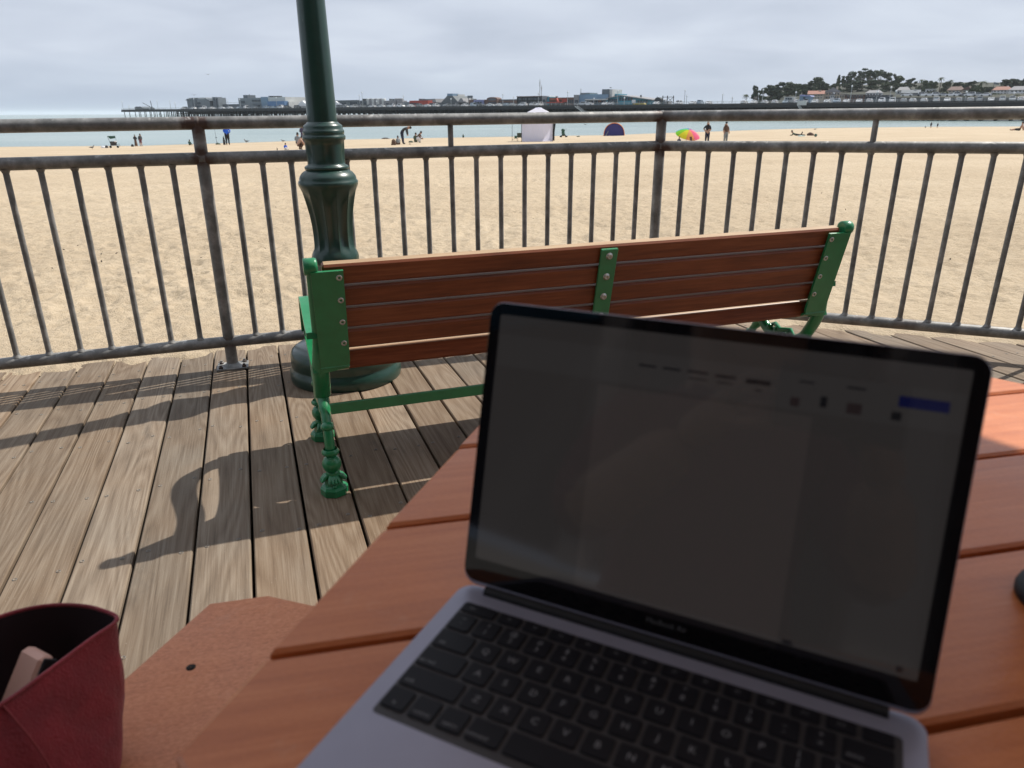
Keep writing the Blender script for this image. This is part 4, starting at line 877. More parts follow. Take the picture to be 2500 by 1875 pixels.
p = at_dist(530, 353, 79); h_ = px_h(p, 50); fr_ = thing('fishing_rod', 'thin fishing rod stuck upright in the sand left of the blue shirt', 'fishing rod', Matrix.Translation(p)); part('rod', MB().tube([(0, 0, 0), (-.02, 0, h_*.5), (-.08, 0, h_)], [.018, .012, .004], 6), 'dark_plastic', fr_); part('reel', MB().tube([(-.05, 0, h_*.33), (.05, 0, h_*.33)], .045, 8), 'dark_plastic', fr_); part('holder', MB().tube([(-.12, 0, h_*.12), (.12, 0, h_*.12)], .012, 6), 'dark_plastic', fr_)
# white pop-up tent
p = at_dist(1314, 345, 69); M = Matrix.Translation(p) @ Matrix.Rotation(fc(p, 176), 4, 'Z'); k = 69*DK/1985.; hw_ = 40*k; ht_ = 44*k
tent = thing('popup_tent', 'white pop-up beach canopy with a white side wall', 'tent', M)
m = NT('tent_white'); m.base((.74, .75, .82)); m.p(Roughness=.8); tr = m.n('ShaderNodeBsdfTranslucent'); tr.inputs[0].default_value = (.70, .70, .86, 1); ms = m.n('ShaderNodeMixShader'); ms.inputs[0].default_value = .4; m.l(m.b.outputs[0], ms.inputs[1]); m.l(tr.outputs[0], ms.inputs[2]); m.l(ms.outputs[0], m.out.inputs['Surface']); tw_ = MB(); n = 12
V = [(-hw_*.985+2*hw_*.985*i/n, -hw_*.95+.10*math.sin(i*1.3)*math.sin(math.pi*j/6)+(.0 if j else .15), ht_*1.24*j/6) for j in range(7) for i in range(n+1)]
tw_.add(V, [(j*(n+1)+i, j*(n+1)+i+1, (j+1)*(n+1)+i+1, (j+1)*(n+1)+i) for j in range(6) for i in range(n)], True)
part('side_wall', tw_, 'tent_white', tent)
V = [(-hw_*1.03+2.06*hw_*i/n, hw_*.95, ht_*1.1*j/2) for j in range(3) for i in range(n+1)]
roof = MB(); rz = ht_*1.22; pk = ht_*1.88
cs_ = [(-hw_*1.06, -hw_*1.06), (hw_*1.06, -hw_*1.06), (hw_*1.06, hw_*1.06), (-hw_*1.06, hw_*1.06)]
for q in range(4):
    a, b = cs_[q], cs_[(q+1) % 4]; N = 6; VV = []
    for i in range(N+1):
        t = i/N
        for j in range(N+1):
            s = j/N; x = (a[0]+(b[0]-a[0])*s)*(1-t*.86); y = (a[1]+(b[1]-a[1])*s)*(1-t*.86); VV.append((x, y, rz+(pk-rz)*(t**.55)*.95-.12*math.sin(math.pi*s)*(1-t)*.6))
    roof.add(VV, [(i*(N+1)+j, i*(N+1)+j+1, (i+1)*(N+1)+j+1, (i+1)*(N+1)+j) for i in range(N) for j in range(N)], True)
    roof.add([(a[0], a[1], rz), (b[0], b[1], rz), (b[0], b[1], rz-.25), (a[0], a[1], rz-.25)], [(0, 1, 2, 3)])
part('roof', roof, 'tent_white', tent); part('vent_cap', MB().lathe([(hw_*.26, pk*.965), (hw_*.2, pk*.99), (.02, pk*1.0)], 8), 'tent_white', tent)
for x, y in cs_: part('pole', MB().tube([(x*.94, y*.94, 0), (x*.94, y*.94, rz)], .025, 6), 'dark_plastic', tent)
part('black_curtain', MB().prism([(0, 0), (.10, 0), (.14, ht_*.5), (.22, ht_*.9), (.02, ht_*.95)], 0, (hw_*1.0, -hw_*.9, .12), ((1, 0, 0), (0, 0, 1)), (0, .25, 0)), 'cloth_black', tent)
part('sand_flap', MB().prism([(0, 0), (.42, 0), (.40, .55)], 0, (hw_*.68, -hw_*1.02, .14), ((1, 0, 0), (0, 0, 1)), (0, .05, 0)), 'tent_white', tent)
p = at_dist(1250.5, 343, 71); ps = thing('shade_pole', 'thin dark pole standing left of the white tent', 'pole', Matrix.Translation(p)); part('shaft', MB().tube([(0, 0, 0), (0, 0, 1.75*DK)], .022, 6), 'dark_plastic', ps); part('peg', MB().tube([(-.06, 0, .02), (.08, 0, .12)], .015, 5), 'dark_plastic', ps)
def camp_chair(label, u, v_, d, hpx, mat, face):
    p = at_dist(u, v_, d); h_ = px_h(p, hpx); s = h_/.85; c = thing('camp_chair', label, 'chair', Matrix.Translation(p) @ Matrix.Rotation(fc(p, face), 4, 'Z') @ Matrix.Scale(s, 4), 'camp chairs by the white tent')
    part('seat', MB().bbox((0, 0, .40), (.5, .46, .03), .01), mat, c); part('backrest', MB().bbox((0, -.24, .64), (.5, .03, .44), .01, Matrix.Rotation(R(10), 3, 'X')), mat, c)
    for sx in (-1, 1):
        for sy in (-1, 1): part('leg', MB().tube([(sx*.24, sy*.22, 0), (sx*.23, sy*.20, .40)], .013, 5), 'dark_plastic', c)
        part('armrest', MB().bbox((sx*.26, 0, .60), (.05, .44, .025), .006), mat, c)
    return c
camp_chair('green camp chair against the left pole of the white tent', 1269, 345, 70, 21, 'cloth_olive', 170); camp_chair('low dark green camp chair left of the taller green chair', 1258, 343, 71, 12, 'cloth_green', 200)
# stroller
p = at_dist(1376, 335, 78); s = px_h(p, 22)/1.05
st_ = thing('stroller', 'dark green baby stroller right of the white tent', 'stroller', Matrix.Translation(p) @ Matrix.Rotation(fc(p, 165), 4, 'Z') @ Matrix.Scale(s, 4))
part('seat', MB().bbox((-.05, 0, .48), (.34, .40, .42), .06, Matrix.Rotation(R(-12), 3, 'Y')), 'cloth_green', st_); part('hood', MB().ball((-.10, 0, .82), .24, 12, 8, (.95, .85, .85)), 'cloth_green', st_); part('basket', MB().bbox((.02, 0, .22), (.42, .36, .12), .02), 'cloth_black', st_)
part('handle', MB().tube([(-.05, 0, .4), (.20, 0, .95), (.36, 0, 1.0), (.38, 0, .84)], .018, 6), 'dark_plastic', st_)
for x in (-.34, .34):
    for y in (-.2, .2): part('wheel', MB().tube([(x, y-.02, .10), (x, y+.02, .10)], .10, 10), 'dark_plastic', st_); part('leg', MB().tube([(x*.2, y*.8, .45), (x, y, .1)], .014, 5), 'dark_plastic', st_)
# blue dome tent
p = at_dist(1499, 331.5, 82); k = 82*DK/1985.; a_, hh = 26.5*k, 31.5*k; dome = MB(); N, Mm = 24, 12
V = []
for i in range(Mm+1):
    t = i/Mm
    for j in range(N+1):
        an = math.pi*j/N; V.append((a_*math.cos(an)*(1-.05*t), -a_*.55+a_*1.2*t, hh*math.sin(an)**.80*math.cos(t*math.pi/2)**.7))
dome.add(V, [(i*(N+1)+j, i*(N+1)+j+1, (i+1)*(N+1)+j+1, (i+1)*(N+1)+j) for i in range(Mm) for j in range(N)], True)
dt = thing('dome_tent', 'navy blue beach dome tent with orange edge', 'tent', Matrix.Translation(p) @ Matrix.Rotation(fc(p, 180), 4, 'Z')); plain('tent_navy', (.035, .035, .17), .7, var=.1); part('shell', dome, 'tent_navy', dt)
fw = MB(); ar_ = [(a_*.985*math.cos(math.pi*j/N), -a_*.5, hh*.985*math.sin(math.pi*j/N)**.8) for j in range(N+1)]; fw.add(ar_+[(0, -a_*.5, 0)], [(j, j+1, N+1) for j in range(N)]); part('door', fw, 'tent_navy', dt)
part('orange_trim', MB().tube([(x, y-.1*a_, z*1.01) for x, y, z in ar_], .05, 6), plain('cloth_orange', (.75, .22, .04), .8), dt)
part('fold_panel', MB().prism([(0, 0), (.14, .0), (.5, .62), (.42, .70)], 0, (-a_*.86, -a_*.56, .02), ((1, 0, 0), (0, 0, 1)), (0, .03, 0)), 'cloth_grey', dt)
# rainbow umbrella
p = at_dist(1677, 346, 63); k = 63*DK/1985.; um = thing('beach_umbrella', 'tilted rainbow beach umbrella in green, yellow, orange and pink', 'umbrella', Matrix.Translation(p+Vector((0, 0, .38))) @ Matrix.Rotation(fc(p, 180), 4, 'Z') @ Matrix.Rotation(R(12), 4, 'Y') @ Matrix.Rotation(R(20), 4, 'X'))
cols = [('umb_green', (.25, .70, .03)), ('umb_yellow', (.80, .75, .03)), ('umb_orange', (.85, .35, .10)), ('umb_pink', (.85, .12, .25)), ('umb_rose', (.80, .25, .35)), ('umb_purple', (.35, .08, .4)), ('umb_blue', (.05, .2, .6)), ('umb_teal', (.05, .5, .45))]
Ru = 31*k
for q, (nm, c) in enumerate(cols):
    m = NT(nm); m.base(c); m.p(Roughness=.8); tr = m.n('ShaderNodeBsdfTranslucent'); tr.inputs[0].default_value = c+(1,); ms = m.n('ShaderNodeMixShader'); ms.inputs[0].default_value = .5; m.l(m.b.outputs[0], ms.inputs[1]); m.l(tr.outputs[0], ms.inputs[2]); m.l(ms.outputs[0], m.out.inputs['Surface'])
    a0 = math.pi*.98+q*math.pi/4; VV = []; N = 5
    for i in range(N+1):
        t = i/N
        for j in range(4): an = a0+math.pi/4*j/3; VV.append((Ru*t*math.cos(an), Ru*t*math.sin(an), .50-.40*t*t))
    part('panel', MB().add(VV, [(i*4+j, (i+1)*4+j, (i+1)*4+j+1, i*4+j+1) for i in range(N) for j in range(3)], True), nm, um)
part('pole', MB().tube([(0, 0, -.55), (0, 0, .66)], .018, 6), 'cloth_white', um)
ch = camp_chair('dark low beach chair right under the rainbow umbrella', 1690, 352, 61.5, 18, 'cloth_brown', 120); ch['group'] = 'low beach chairs'; del ch['group']
# ------------------------------------------------------------------ wharf
DKZ = 2.62+CAM_H                                    # height of the wharf deck
def hor(u): return 279.6-.0045*u
wA = Vector(at_z(2600, hor(2600)+27.5, SEA_Z)); wA = Vector((wA.x, wA.y, 0))
pL = ray(298, hor(298)); aL = math.atan2(pL.x, pL.y); wB = Vector((math.sin(aL), math.cos(aL), 0))*610
wd_ = (wB-wA).normalized(); wn_ = Vector((-wd_.y, wd_.x, 0)); wn_ = wn_ if wn_.y > 0 else -wn_      # along (out to sea), and away from the camera
WL = (wB-wA).length
def wharf_s(u):                                    # distance along the wharf front under image column u
    r_ = ray(u, hor(u)); # solve wA + wd*s = t*(r.x, r.y)
    det = wd_.x*-r_.y+wd_.y*r_.x; return (wA.x*r_.y-wA.y*r_.x)/det
def wpos(s, back=0., z=0.): q = wA+wd_*s+wn_*back; return Vector((q.x, q.y, DKZ+z))
def wdist(u, back=0.): q = wA+wd_*wharf_s(u)+wn_*back; return math.hypot(q.x, q.y)
def uof(u, back):                                   # s of the point at depth `back` behind the front under column u
    r_ = ray(u, hor(u)); o = wA+wn_*back; det = wd_.x*-r_.y+wd_.y*r_.x; return (o.x*r_.y-o.y*r_.x)/det
def zof(u, v_, back):                               # height above the deck of image point (u, v) at depth back
    q = wA+wd_*uof(u, back)+wn_*back; d = math.hypot(q.x, q.y); r_ = ray(u, v_); return CAM_H+r_.z/math.hypot(r_.x, r_.y)*d-DKZ
s_land = -140.; WID = 34.
WM = Matrix((wd_, wn_, Vector((0, 0, 1)))).transposed().to_4x4(); WM.translation = Vector((wA.x, wA.y, DKZ))      # wharf frame: x along, y away, z up from deck
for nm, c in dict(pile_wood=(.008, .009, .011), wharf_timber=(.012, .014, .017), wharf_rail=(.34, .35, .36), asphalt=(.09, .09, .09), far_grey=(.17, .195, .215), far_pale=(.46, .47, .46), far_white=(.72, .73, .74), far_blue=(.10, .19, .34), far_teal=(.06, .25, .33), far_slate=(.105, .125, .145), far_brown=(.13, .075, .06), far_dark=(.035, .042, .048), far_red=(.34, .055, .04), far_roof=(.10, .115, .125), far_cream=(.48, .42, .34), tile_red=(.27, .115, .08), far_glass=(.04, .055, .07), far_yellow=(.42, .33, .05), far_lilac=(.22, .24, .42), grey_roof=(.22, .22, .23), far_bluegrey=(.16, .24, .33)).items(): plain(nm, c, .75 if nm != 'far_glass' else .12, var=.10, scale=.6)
wh = thing('wharf', 'long dark timber wharf on piles reaching out over the sea', 'wharf', WM)
part('deck', MB().box(((WL+s_land)/2, WID/2, -.2), (WL-s_land, WID, .4)), 'asphalt', wh)
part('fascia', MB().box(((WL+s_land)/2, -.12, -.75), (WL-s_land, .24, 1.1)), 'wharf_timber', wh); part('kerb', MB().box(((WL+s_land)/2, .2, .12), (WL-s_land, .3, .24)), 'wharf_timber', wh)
WZ = SEA_Z-DKZ
pm = MB(); s = s_land; k = 0
while s < WL-.5:
    n = 9 if s < WL-42 else 4; 
    for j in range(n):
        y = .5+(WID-1)*j/(n-1) if n == 9 else .5+(WID-1)*j/3; xo = random.uniform(-.35, .35); pm.tube([(s+xo, y, -.4), (s+xo+random.uniform(-.1, .1), y, WZ-1)], .24, 6, caps=False)
    s += random.choice([3.6, 4.4, 4.4]) if s < WL-42 else 6.5
    k += 1
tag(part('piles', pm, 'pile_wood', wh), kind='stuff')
bm_ = MB()
for z in (-1.3, -2.6): bm_.box(((WL-50+s_land)/2, WID*.28, z), (WL-50-s_land, .3, .35))
bm_.box(((WL-46+s_land)/2, WID*.62, -1.7), (WL-46-s_land, .3, 2.6))
part('bracing', bm_, 'pile_wood', wh)
rl = MB(); s = s_land
while s < WL: rl.box((s, .1, .55), (.10, .10, 1.15)); s += 2.4
for z in (1.12, .78, .45): rl.box(((WL+s_land)/2, .1, z), (WL-s_land, .07, .09 if z > 1 else .06))
for z in (1.12, .6): rl.box((WL-.1, WID/2, z), (.08, WID, .08))
tag(part('deck_railing', rl, 'wharf_rail', wh), kind='stuff')
def ramp(name, label, u0, u1, drop):
    s0, s1 = uof(u0, -1), uof(u1, -1); o = thing(name, label, 'stairs', WM); L_ = s1-s0; mb = MB()
    part('stringer', MB().prism([(s0, -.1), (s0, -.5), (s1, -drop-.4), (s1, -drop)], 0, (0, -2.6, 0), ((1, 0, 0), (0, 0, 1)), (0, .15, 0)), 'wharf_rail', o)
    part('stringer', MB().prism([(s0, -.1), (s0, -.5), (s1, -drop-.4), (s1, -drop)], 0, (0, -.5, 0), ((1, 0, 0), (0, 0, 1)), (0, .15, 0)), 'wharf_rail', o)
    for i in range(12): t = (i+.5)/12; part('tread', MB().box((s0+L_*t, -1.55, -.15-(drop-.1)*t), (abs(L_)/14, 2.0, .08)), 'wharf_rail', o)
    part('handrail', MB().tube([(s0, -2.6, .9), (s1, -2.6, -drop+.9)], .05, 6), 'wharf_rail', o); return o
ramp('boat_stairs', 'grey stairs slanting down the wharf side below the red awnings', 1407, 1442, 4.3); ramp('boat_stairs', 'short grey stairs slanting down below the small blue hut', 1946, 1968, 4.2)
# --- buildings on the wharf, front at depth `back`
def wbox(par, name, u0, u1, v0, v1, back, deep, mat, fwd=0.):
    um = (u0+u1)/2; s0, s1 = uof(u0, back), uof(u1, back); z1 = zof(um, v0, back); z0 = 0 if v1 is None else zof(um, v1, back)
    return part(name, MB().box(((s0+s1)/2, back+deep/2, (z0+z1)/2), (abs(s1-s0), deep, z1-z0)), mat, par)
def wwin(par, u0, u1, v0, v1, back, mat='far_glass', n=1, name='window'):
    for k in range(n):
        a = u0+(u1-u0)*k/n; b = u0+(u1-u0)*(k+.72)/n if n > 1 else u1; um = (a+b)/2; s0, s1 = uof(a, back), uof(b, back); z1, z0 = zof(um, v0, back), zof(um, v1, back)
        part(name, MB().box(((s0+s1)/2, back-.06, (z0+z1)/2), (abs(s1-s0), .16, z1-z0)), mat, par)
def gable(par, name, pts, back, deep, mat):        # profile of image points extruded away from the camera
    poly = [(uof(u, back), zof(u, v_, back)) for u, v_ in pts]
    return part(name, MB().prism(poly, 0, (0, back, 0), ((1, 0, 0), (0, 0, 1)), (0, deep, 0)), mat, par)
def bld(name, label): return thing(name, label, 'building', WM)
b = bld('wharf_restaurant', 'grey two-storey building nearest the sea end of the wharf')
wbox(b, 'wall', 461, 516, 242, None, 9, 12, 'far_grey'); wbox(b, 'upper_floor', 466, 508, 238.5, 243, 10, 9, 'far_pale'); wbox(b, 'stair_block', 473, 483, 239, None, 8.6, 3, 'far_slate'); gable(b, 'eave', [(457, 245), (463, 241), (466, 241), (466, 246)], 8, 12, 'far_slate'); gable(b, 'eave', [(505, 239), (517, 246), (515, 247.5), (505, 241.5)], 8, 12, 'far_slate'); wwin(b, 481, 494, 249, 255, 8.9, n=4); wwin(b, 481, 495, 257.5, 262, 8.9)
b = bld('wharf_tower', 'narrow grey tower between the two big buildings on the outer wharf'); wbox(b, 'wall', 523.5, 531, 237, None, 10, 5, 'far_slate'); wbox(b, 'side_wall', 531, 537, 238.5, None, 11, 6, 'far_grey'); wbox(b, 'terrace', 516, 586, 254.5, None, 14, 10, 'far_slate'); wwin(b, 525.5, 528.5, 241, 244, 9.9); wbox(b, 'terrace_rail', 536, 586, 250.5, 251.2, 14, .1, 'wharf_rail')
b = bld('wharf_hall', 'long grey and white hall with blue awning left of the lamp post')
wbox(b, 'wall', 586, 642, 239, None, 7, 18, 'far_grey'); wbox(b, 'roof_tower', 599, 609.5, 232, None, 9, 6, 'far_slate'); wbox(b, 'middle_wall', 641, 657, 236.5, None, 6.6, 18, 'far_bluegrey'); wbox(b, 'white_wall', 656, 700, 237, 249, 7, 18, 'far_pale'); wbox(b, 'awning', 656, 697, 247, 259, 5.5, 3, 'far_blue'); wbox(b, 'porch', 697, 708, 248, None, 8, 8, 'far_pale'); wwin(b, 592, 602, 246, 252, 6.9, n=3); wwin(b, 619, 640, 243.5, 248, 6.9, n=6); wbox(b, 'band', 620, 641, 253, 256, 6.6, 1, 'far_slate'); wwin(b, 592, 600, 257, 262, 6.9, n=2)
for u in (660, 665, 669, 675, 680, 684): wbox(b, 'roof_unit', u, u+3, 234.2, 237.2, 9, 2, 'far_dark')
wbox(b, 'mast', 613.2, 614.2, 230, 238, 9, .3, 'far_slate')
b = bld('event_tent', 'white peaked event tent just left of the lamp post on the wharf'); gable(b, 'canopy', [(726, 258), (739, 247), (741, 246), (744, 249), (754, 257.5), (754, 259), (726, 259)], 6, 8, 'far_white'); wbox(b, 'side', 728, 752, 259, None, 6.5, 7, 'far_pale')
b = bld('wharf_shop', 'low grey flat-roofed shop just right of the lamp post'); wbox(b, 'wall', 822, 876, 245.5, None, 8, 14, 'far_grey'); wbox(b, 'fascia_board', 821, 877, 244.6, 247, 7.6, 1, 'far_roof'); wwin(b, 826, 848, 250, 257, 7.9, n=4); wwin(b, 857, 874, 249, 257, 7.9, n=5); gable(b, 'white_canopy', [(812, 256), (821, 247), (833, 256)], 6, 4, 'far_white')
b = bld('wharf_shop', 'dark grey block left of the row of pale vertical tanks'); wbox(b, 'wall', 876, 899, 246, None, 8, 12, 'far_slate'); wbox(b, 'roof_unit', 887, 892, 241, 246, 9, 3, 'far_dark'); wwin(b, 880, 896, 250, 256, 7.9, n=3)
b = bld('tank_row', 'row of seven tall pale ribbed tanks in the middle of the wharf')
for k in range(7):
    u0 = 899+k*6.15; s0 = uof(u0+2.9, 9); z1 = zof(u0, 241, 9); part('tank', MB().lathe([(1.15, 1.6), (1.15, z1-.3), (.95, z1), (.1, z1+.15)], 10, (s0, 9, 0)), 'far_pale' if k % 2 == 0 else 'grey_roof', b)
wbox(b, 'plinth', 899, 942, 254.5, None, 8, 6, 'far_slate')
b = bld('wharf_shed', 'plain pale grey shed right of the seven tanks'); wbox(b, 'wall', 939, 968, 245.7, None, 7.6, 9, 'grey_roof'); wwin(b, 944, 962, 252, 255, 7.5, n=2); wbox(b, 'roof_unit', 952, 955, 241, 246, 9, 2, 'far_slate'); wbox(b, 'roof_unit', 961, 964, 241.5, 246, 9, 2, 'far_slate')
b = bld('tank_row', 'shorter row of three grey tanks left of the red building')
for k in range(3):
    u0 = 967+k*6; s0 = uof(u0+2.9, 9); z1 = zof(u0, 240.5, 9); part('tank', MB().lathe([(1.1, 0), (1.1, z1-.3), (.9, z1), (.1, z1+.1)], 10, (s0, 9, 0)), 'grey_roof', b)
wbox(b, 'low_wall', 984, 1002, 249, None, 8, 8, 'far_grey')
b = bld('red_building', 'low red shop front on the wharf left of the big gabled roof'); wbox(b, 'wall', 1001, 1046, 245.5, None, 8, 10, 'far_red'); wbox(b, 'grey_end', 1027, 1047, 243.5, 250, 9.5, 8, 'far_slate'); wwin(b, 1003, 1024, 251, 255, 7.9, n=4); wbox(b, 'roof_unit', 1024, 1031, 241, 246, 12, 3, 'far_slate'); wbox(b, 'white_base', 1024, 1052, 256.5, None, 6.5, 1, 'grey_roof')
b = bld('gabled_hall', 'grey hall with a big hipped gable and roof lantern in the middle of the wharf')
wbox(b, 'wall', 1046, 1143, 251, None, 9, 16, 'far_slate'); gable(b, 'main_gable', [(1076, 252), (1080, 248), (1093, 234), (1106, 234), (1113, 242), (1120, 250), (1120, 253), (1076, 253)], 8, 16, 'far_roof'); wbox(b, 'lantern', 1093, 1106, 228.5, 234.5, 12, 5, 'far_bluegrey'); wbox(b, 'white_roof', 1108, 1119, 230.5, 240, 16, 6, 'far_pale')
gable(b, 'dormer', [(1055, 250), (1061, 241), (1064, 241), (1066, 250)], 7.6, 8, 'grey_roof'); gable(b, 'dormer', [(1117, 250), (1125, 240), (1129, 240), (1134, 250)], 7.6, 8, 'grey_roof'); wbox(b, 'roof_left', 1034, 1076, 241.5, 251, 14, 8, 'far_grey'); wbox(b, 'roof_right', 1110, 1142, 241, 251, 14, 8, 'far_grey'); wwin(b, 1082, 1104, 253, 258, 8.9, n=5); wwin(b, 1050, 1072, 253, 258, 8.9, n=4); wwin(b, 1112, 1138, 253, 258, 8.9, n=5)
b = bld('sign_board', 'dark roof sign on posts right of the big gabled hall'); wbox(b, 'board', 1142, 1153.5, 233.5, 239, 10, .6, 'far_slate'); wbox(b, 'post', 1144, 1145, 239, 252, 10.2, .3, 'far_slate'); wbox(b, 'post', 1150.5, 1151.5, 239, 252, 10.2, .3, 'far_slate'); b['category'] = 'sign'
b = bld('wharf_shop', 'low shop with bright lilac blue front right of the roof sign'); wbox(b, 'wall', 1146, 1190, 243.5, None, 9, 10, 'far_brown'); wbox(b, 'blue_front', 1157, 1181, 244, None, 8.4, 1.2, 'far_lilac'); wwin(b, 1160, 1178, 248, 253, 8.3, n=3)
b = bld('arched_shop', 'brown shop with a rounded arched gable on the wharf'); wbox(b, 'wall', 1180, 1262, 246, None, 9, 10, 'far_brown'); gable(b, 'arch', [(1189, 252), (1189, 241.5)]+[(1201.5-12.5*math.cos(t), 241.5-4.5*math.sin(t)) for t in [k*math.pi/8 for k in range(1, 8)]]+[(1214, 241.5), (1214, 252)], 8, 4, 'far_brown'); wbox(b, 'arch_panel', 1193, 1210, 240.5, 245, 7.9, .2, 'far_olive' if 'far_olive' in MATS else 'far_slate'); wwin(b, 1192, 1212, 248.5, 253, 7.9, n=4); wbox(b, 'roof_band', 1170, 1262, 243, 246, 10, 8, 'far_roof'); wwin(b, 1218, 1258, 250, 256, 8.9, n=7)
b = bld('dark_restaurant', 'tall dark flat-roofed restaurant behind the white tent'); wbox(b, 'wall', 1262, 1324, 235.5, None, 9, 14, 'far_dark'); wwin(b, 1266, 1320, 240, 244, 8.9, 'far_slate', n=7); wwin(b, 1266, 1320, 248, 254, 8.9, n=6); wbox(b, 'parapet', 1261, 1325, 234.6, 236, 8.8, 14.4, 'far_brown')
for k in range(6): wbox(b, 'pilaster', 1262+k*12, 1263+k*12, 235.6, None, 8.5, .4, 'far_dark')
b = bld('wharf_kiosk', 'narrow pale lilac kiosk between dark restaurant and red awnings'); wbox(b, 'wall', 1323, 1333, 234.5, None, 8, 9, 'grey_roof'); wwin(b, 1325, 1331, 243, 249, 7.9); wbox(b, 'white_roof', 1331, 1340, 234, 236.5, 9, 6, 'far_white'); wbox(b, 'teal_wall', 1333, 1342, 237, None, 9, 6, 'far_teal')
b = bld('awning_cafe', 'low cafe with red awnings and crowd left of the blue building'); wbox(b, 'wall', 1340, 1402, 238, None, 9, 10, 'far_brown'); wbox(b, 'tile_roof', 1342, 1370, 239, 244, 8.6, 8, 'tile_red'); gable(b, 'red_awning', [(1355, 241), (1358, 239.5), (1364, 252), (1361, 253)], 7, 3, 'far_red'); wbox(b, 'red_sign', 1372, 1384, 241, 249, 8.4, .8, 'far_red'); wbox(b, 'awning', 1334, 1370, 249, 251.5, 6, 3, 'far_red'); wwin(b, 1344, 1368, 252, 256, 8.9, n=5); wwin(b, 1386, 1400, 244, 252, 8.9, n=3)
b = bld('blue_block', 'large blue grey building with a square tower on the wharf'); wbox(b, 'wall', 1401, 1482, 231, None, 9, 20, 'far_bluegrey'); wbox(b, 'pale_bay', 1400, 1412, 231.5, None, 8.6, 8, 'grey_roof'); wbox(b, 'roof_house', 1415, 1438, 226.5, 231.5, 14, 8, 'far_grey'); wbox(b, 'tower', 1468, 1485, 217.8, None, 10, 8, 'far_slate'); wbox(b, 'tower_side', 1485, 1493, 218, None, 10.4, 10, 'far_pale'); wbox(b, 'long_roof', 1428, 1508, 230, 236, 13, 9, 'far_teal'); wbox(b, 'porch_roof', 1427, 1482, 241.5, 244.5, 6.5, 3, 'far_pale'); wwin(b, 1428, 1480, 245, 253, 8.9, n=5); wwin(b, 1403, 1410, 244, 252, 8.5, n=1); wbox(b, 'orange_sign', 1459, 1467, 245, 248.5, 8.4, .3, 'tile_red'); wbox(b, 'antenna', 1416, 1417, 216.5, 227, 14, .3, 'wharf_rail'); wbox(b, 'antenna', 1486, 1490, 212.8, 215, 14, .3, 'wharf_rail')
b = bld('teal_hall', 'teal blue hall with a long sloping gable right of the square tower'); gable(b, 'wall', [(1479, 262), (1479, 240.5), (1512, 233.5), (1588, 244), (1588, 262)], 7.5, 16, 'far_teal'); gable(b, 'roof', [(1478, 241), (1478, 239.4), (1512, 232), (1589, 242.8), (1589, 244.6), (1512, 234.4)], 6.6, 17.5, 'grey_roof'); wwin(b, 1484, 1508, 241, 252, 7.4, n=5); wwin(b, 1510, 1545, 238, 250, 7.4, n=5); wbox(b, 'bright_wall', 1510, 1542, 246, 259, 6.8, .6, 'far_teal'); wbox(b, 'white_panel', 1541, 1550, 243.5, 252, 6.8, .5, 'far_white'); wwin(b, 1555, 1582, 245, 252, 7.4, n=4); wbox(b, 'vent', 1561, 1563, 232, 239, 12, .8, 'far_dark')
b = bld('yellow_boat_cradle', 'yellow and black boat cradle at the wharf edge before the teal hall'); gable(b, 'hull', [(1543, 257), (1545, 252.5), (1570, 251.5), (1573, 256), (1570, 258), (1546, 258.5)], 2, 2, 'far_yellow'); gable(b, 'cover', [(1555, 252), (1557, 248.5), (1570, 248.5), (1571, 252)], 2.3, 1.5, 'far_dark'); b['category'] = 'boat'
b = bld('timber_gantry', 'open timber gantry frame on the bare part of the wharf')
for u in (1615, 1626, 1641): wbox(b, 'post', u, u+1.2, 233.5, None, 6, .5, 'far_dark')
wbox(b, 'beam', 1614, 1642, 236.5, 237.6, 6, .5, 'far_dark'); gable(b, 'brace', [(1627, 238), (1628, 238), (1641, 250), (1640, 250)], 6, .3, 'far_dark'); gable(b, 'brace', [(1640, 238), (1641, 238), (1628, 250), (1627, 250)], 6, .3, 'far_dark'); wbox(b, 'shed', 1618, 1630, 247, None, 6.5, 4, 'grey_roof'); b['category'] = 'gantry'
b = bld('round_hoist', 'round dark winch drum left of the timber gantry'); part('drum', MB().tube([(uof(1606, 6), 5, 1.6), (uof(1606, 6), 7.5, 1.6)], 1.5, 14), 'far_dark', b); part('stand', MB().box((uof(1606, 6), 6.2, .5), (2.2, 2, 1.0)), 'grey_roof', b); wbox(b, 'mast', 1601.5, 1602.3, 236, None, 6, .2, 'far_dark'); b['category'] = 'hoist'
b = bld('blue_hut', 'small pale blue hut on the wharf left of the red-roofed house'); wbox(b, 'wall', 1948, 1974, 234, None, 3, 5, 'far_bluegrey'); gable(b, 'roof', [(1946.5, 234.6), (1949, 231), (1973, 233), (1976, 235.6)], 2.6, 6, 'far_lilac'); wwin(b, 1957, 1962, 237, 242, 2.9); wbox(b, 'sign_box', 1944, 1966, 246, 257, -.8, .7, 'far_pale'); b['category'] = 'hut'
b = bld('cabin_truck', 'grey cabin truck parked tall on the wharf left of the blue hut'); wbox(b, 'cab', 1911, 1935, 236.5, 250, 4, 3, 'far_pale'); wwin(b, 1914, 1931, 238.5, 243, 3.9, n=3); wbox(b, 'chassis', 1910, 1938, 249, 251.5, 4, 3, 'far_dark'); b['category'] = 'truck'
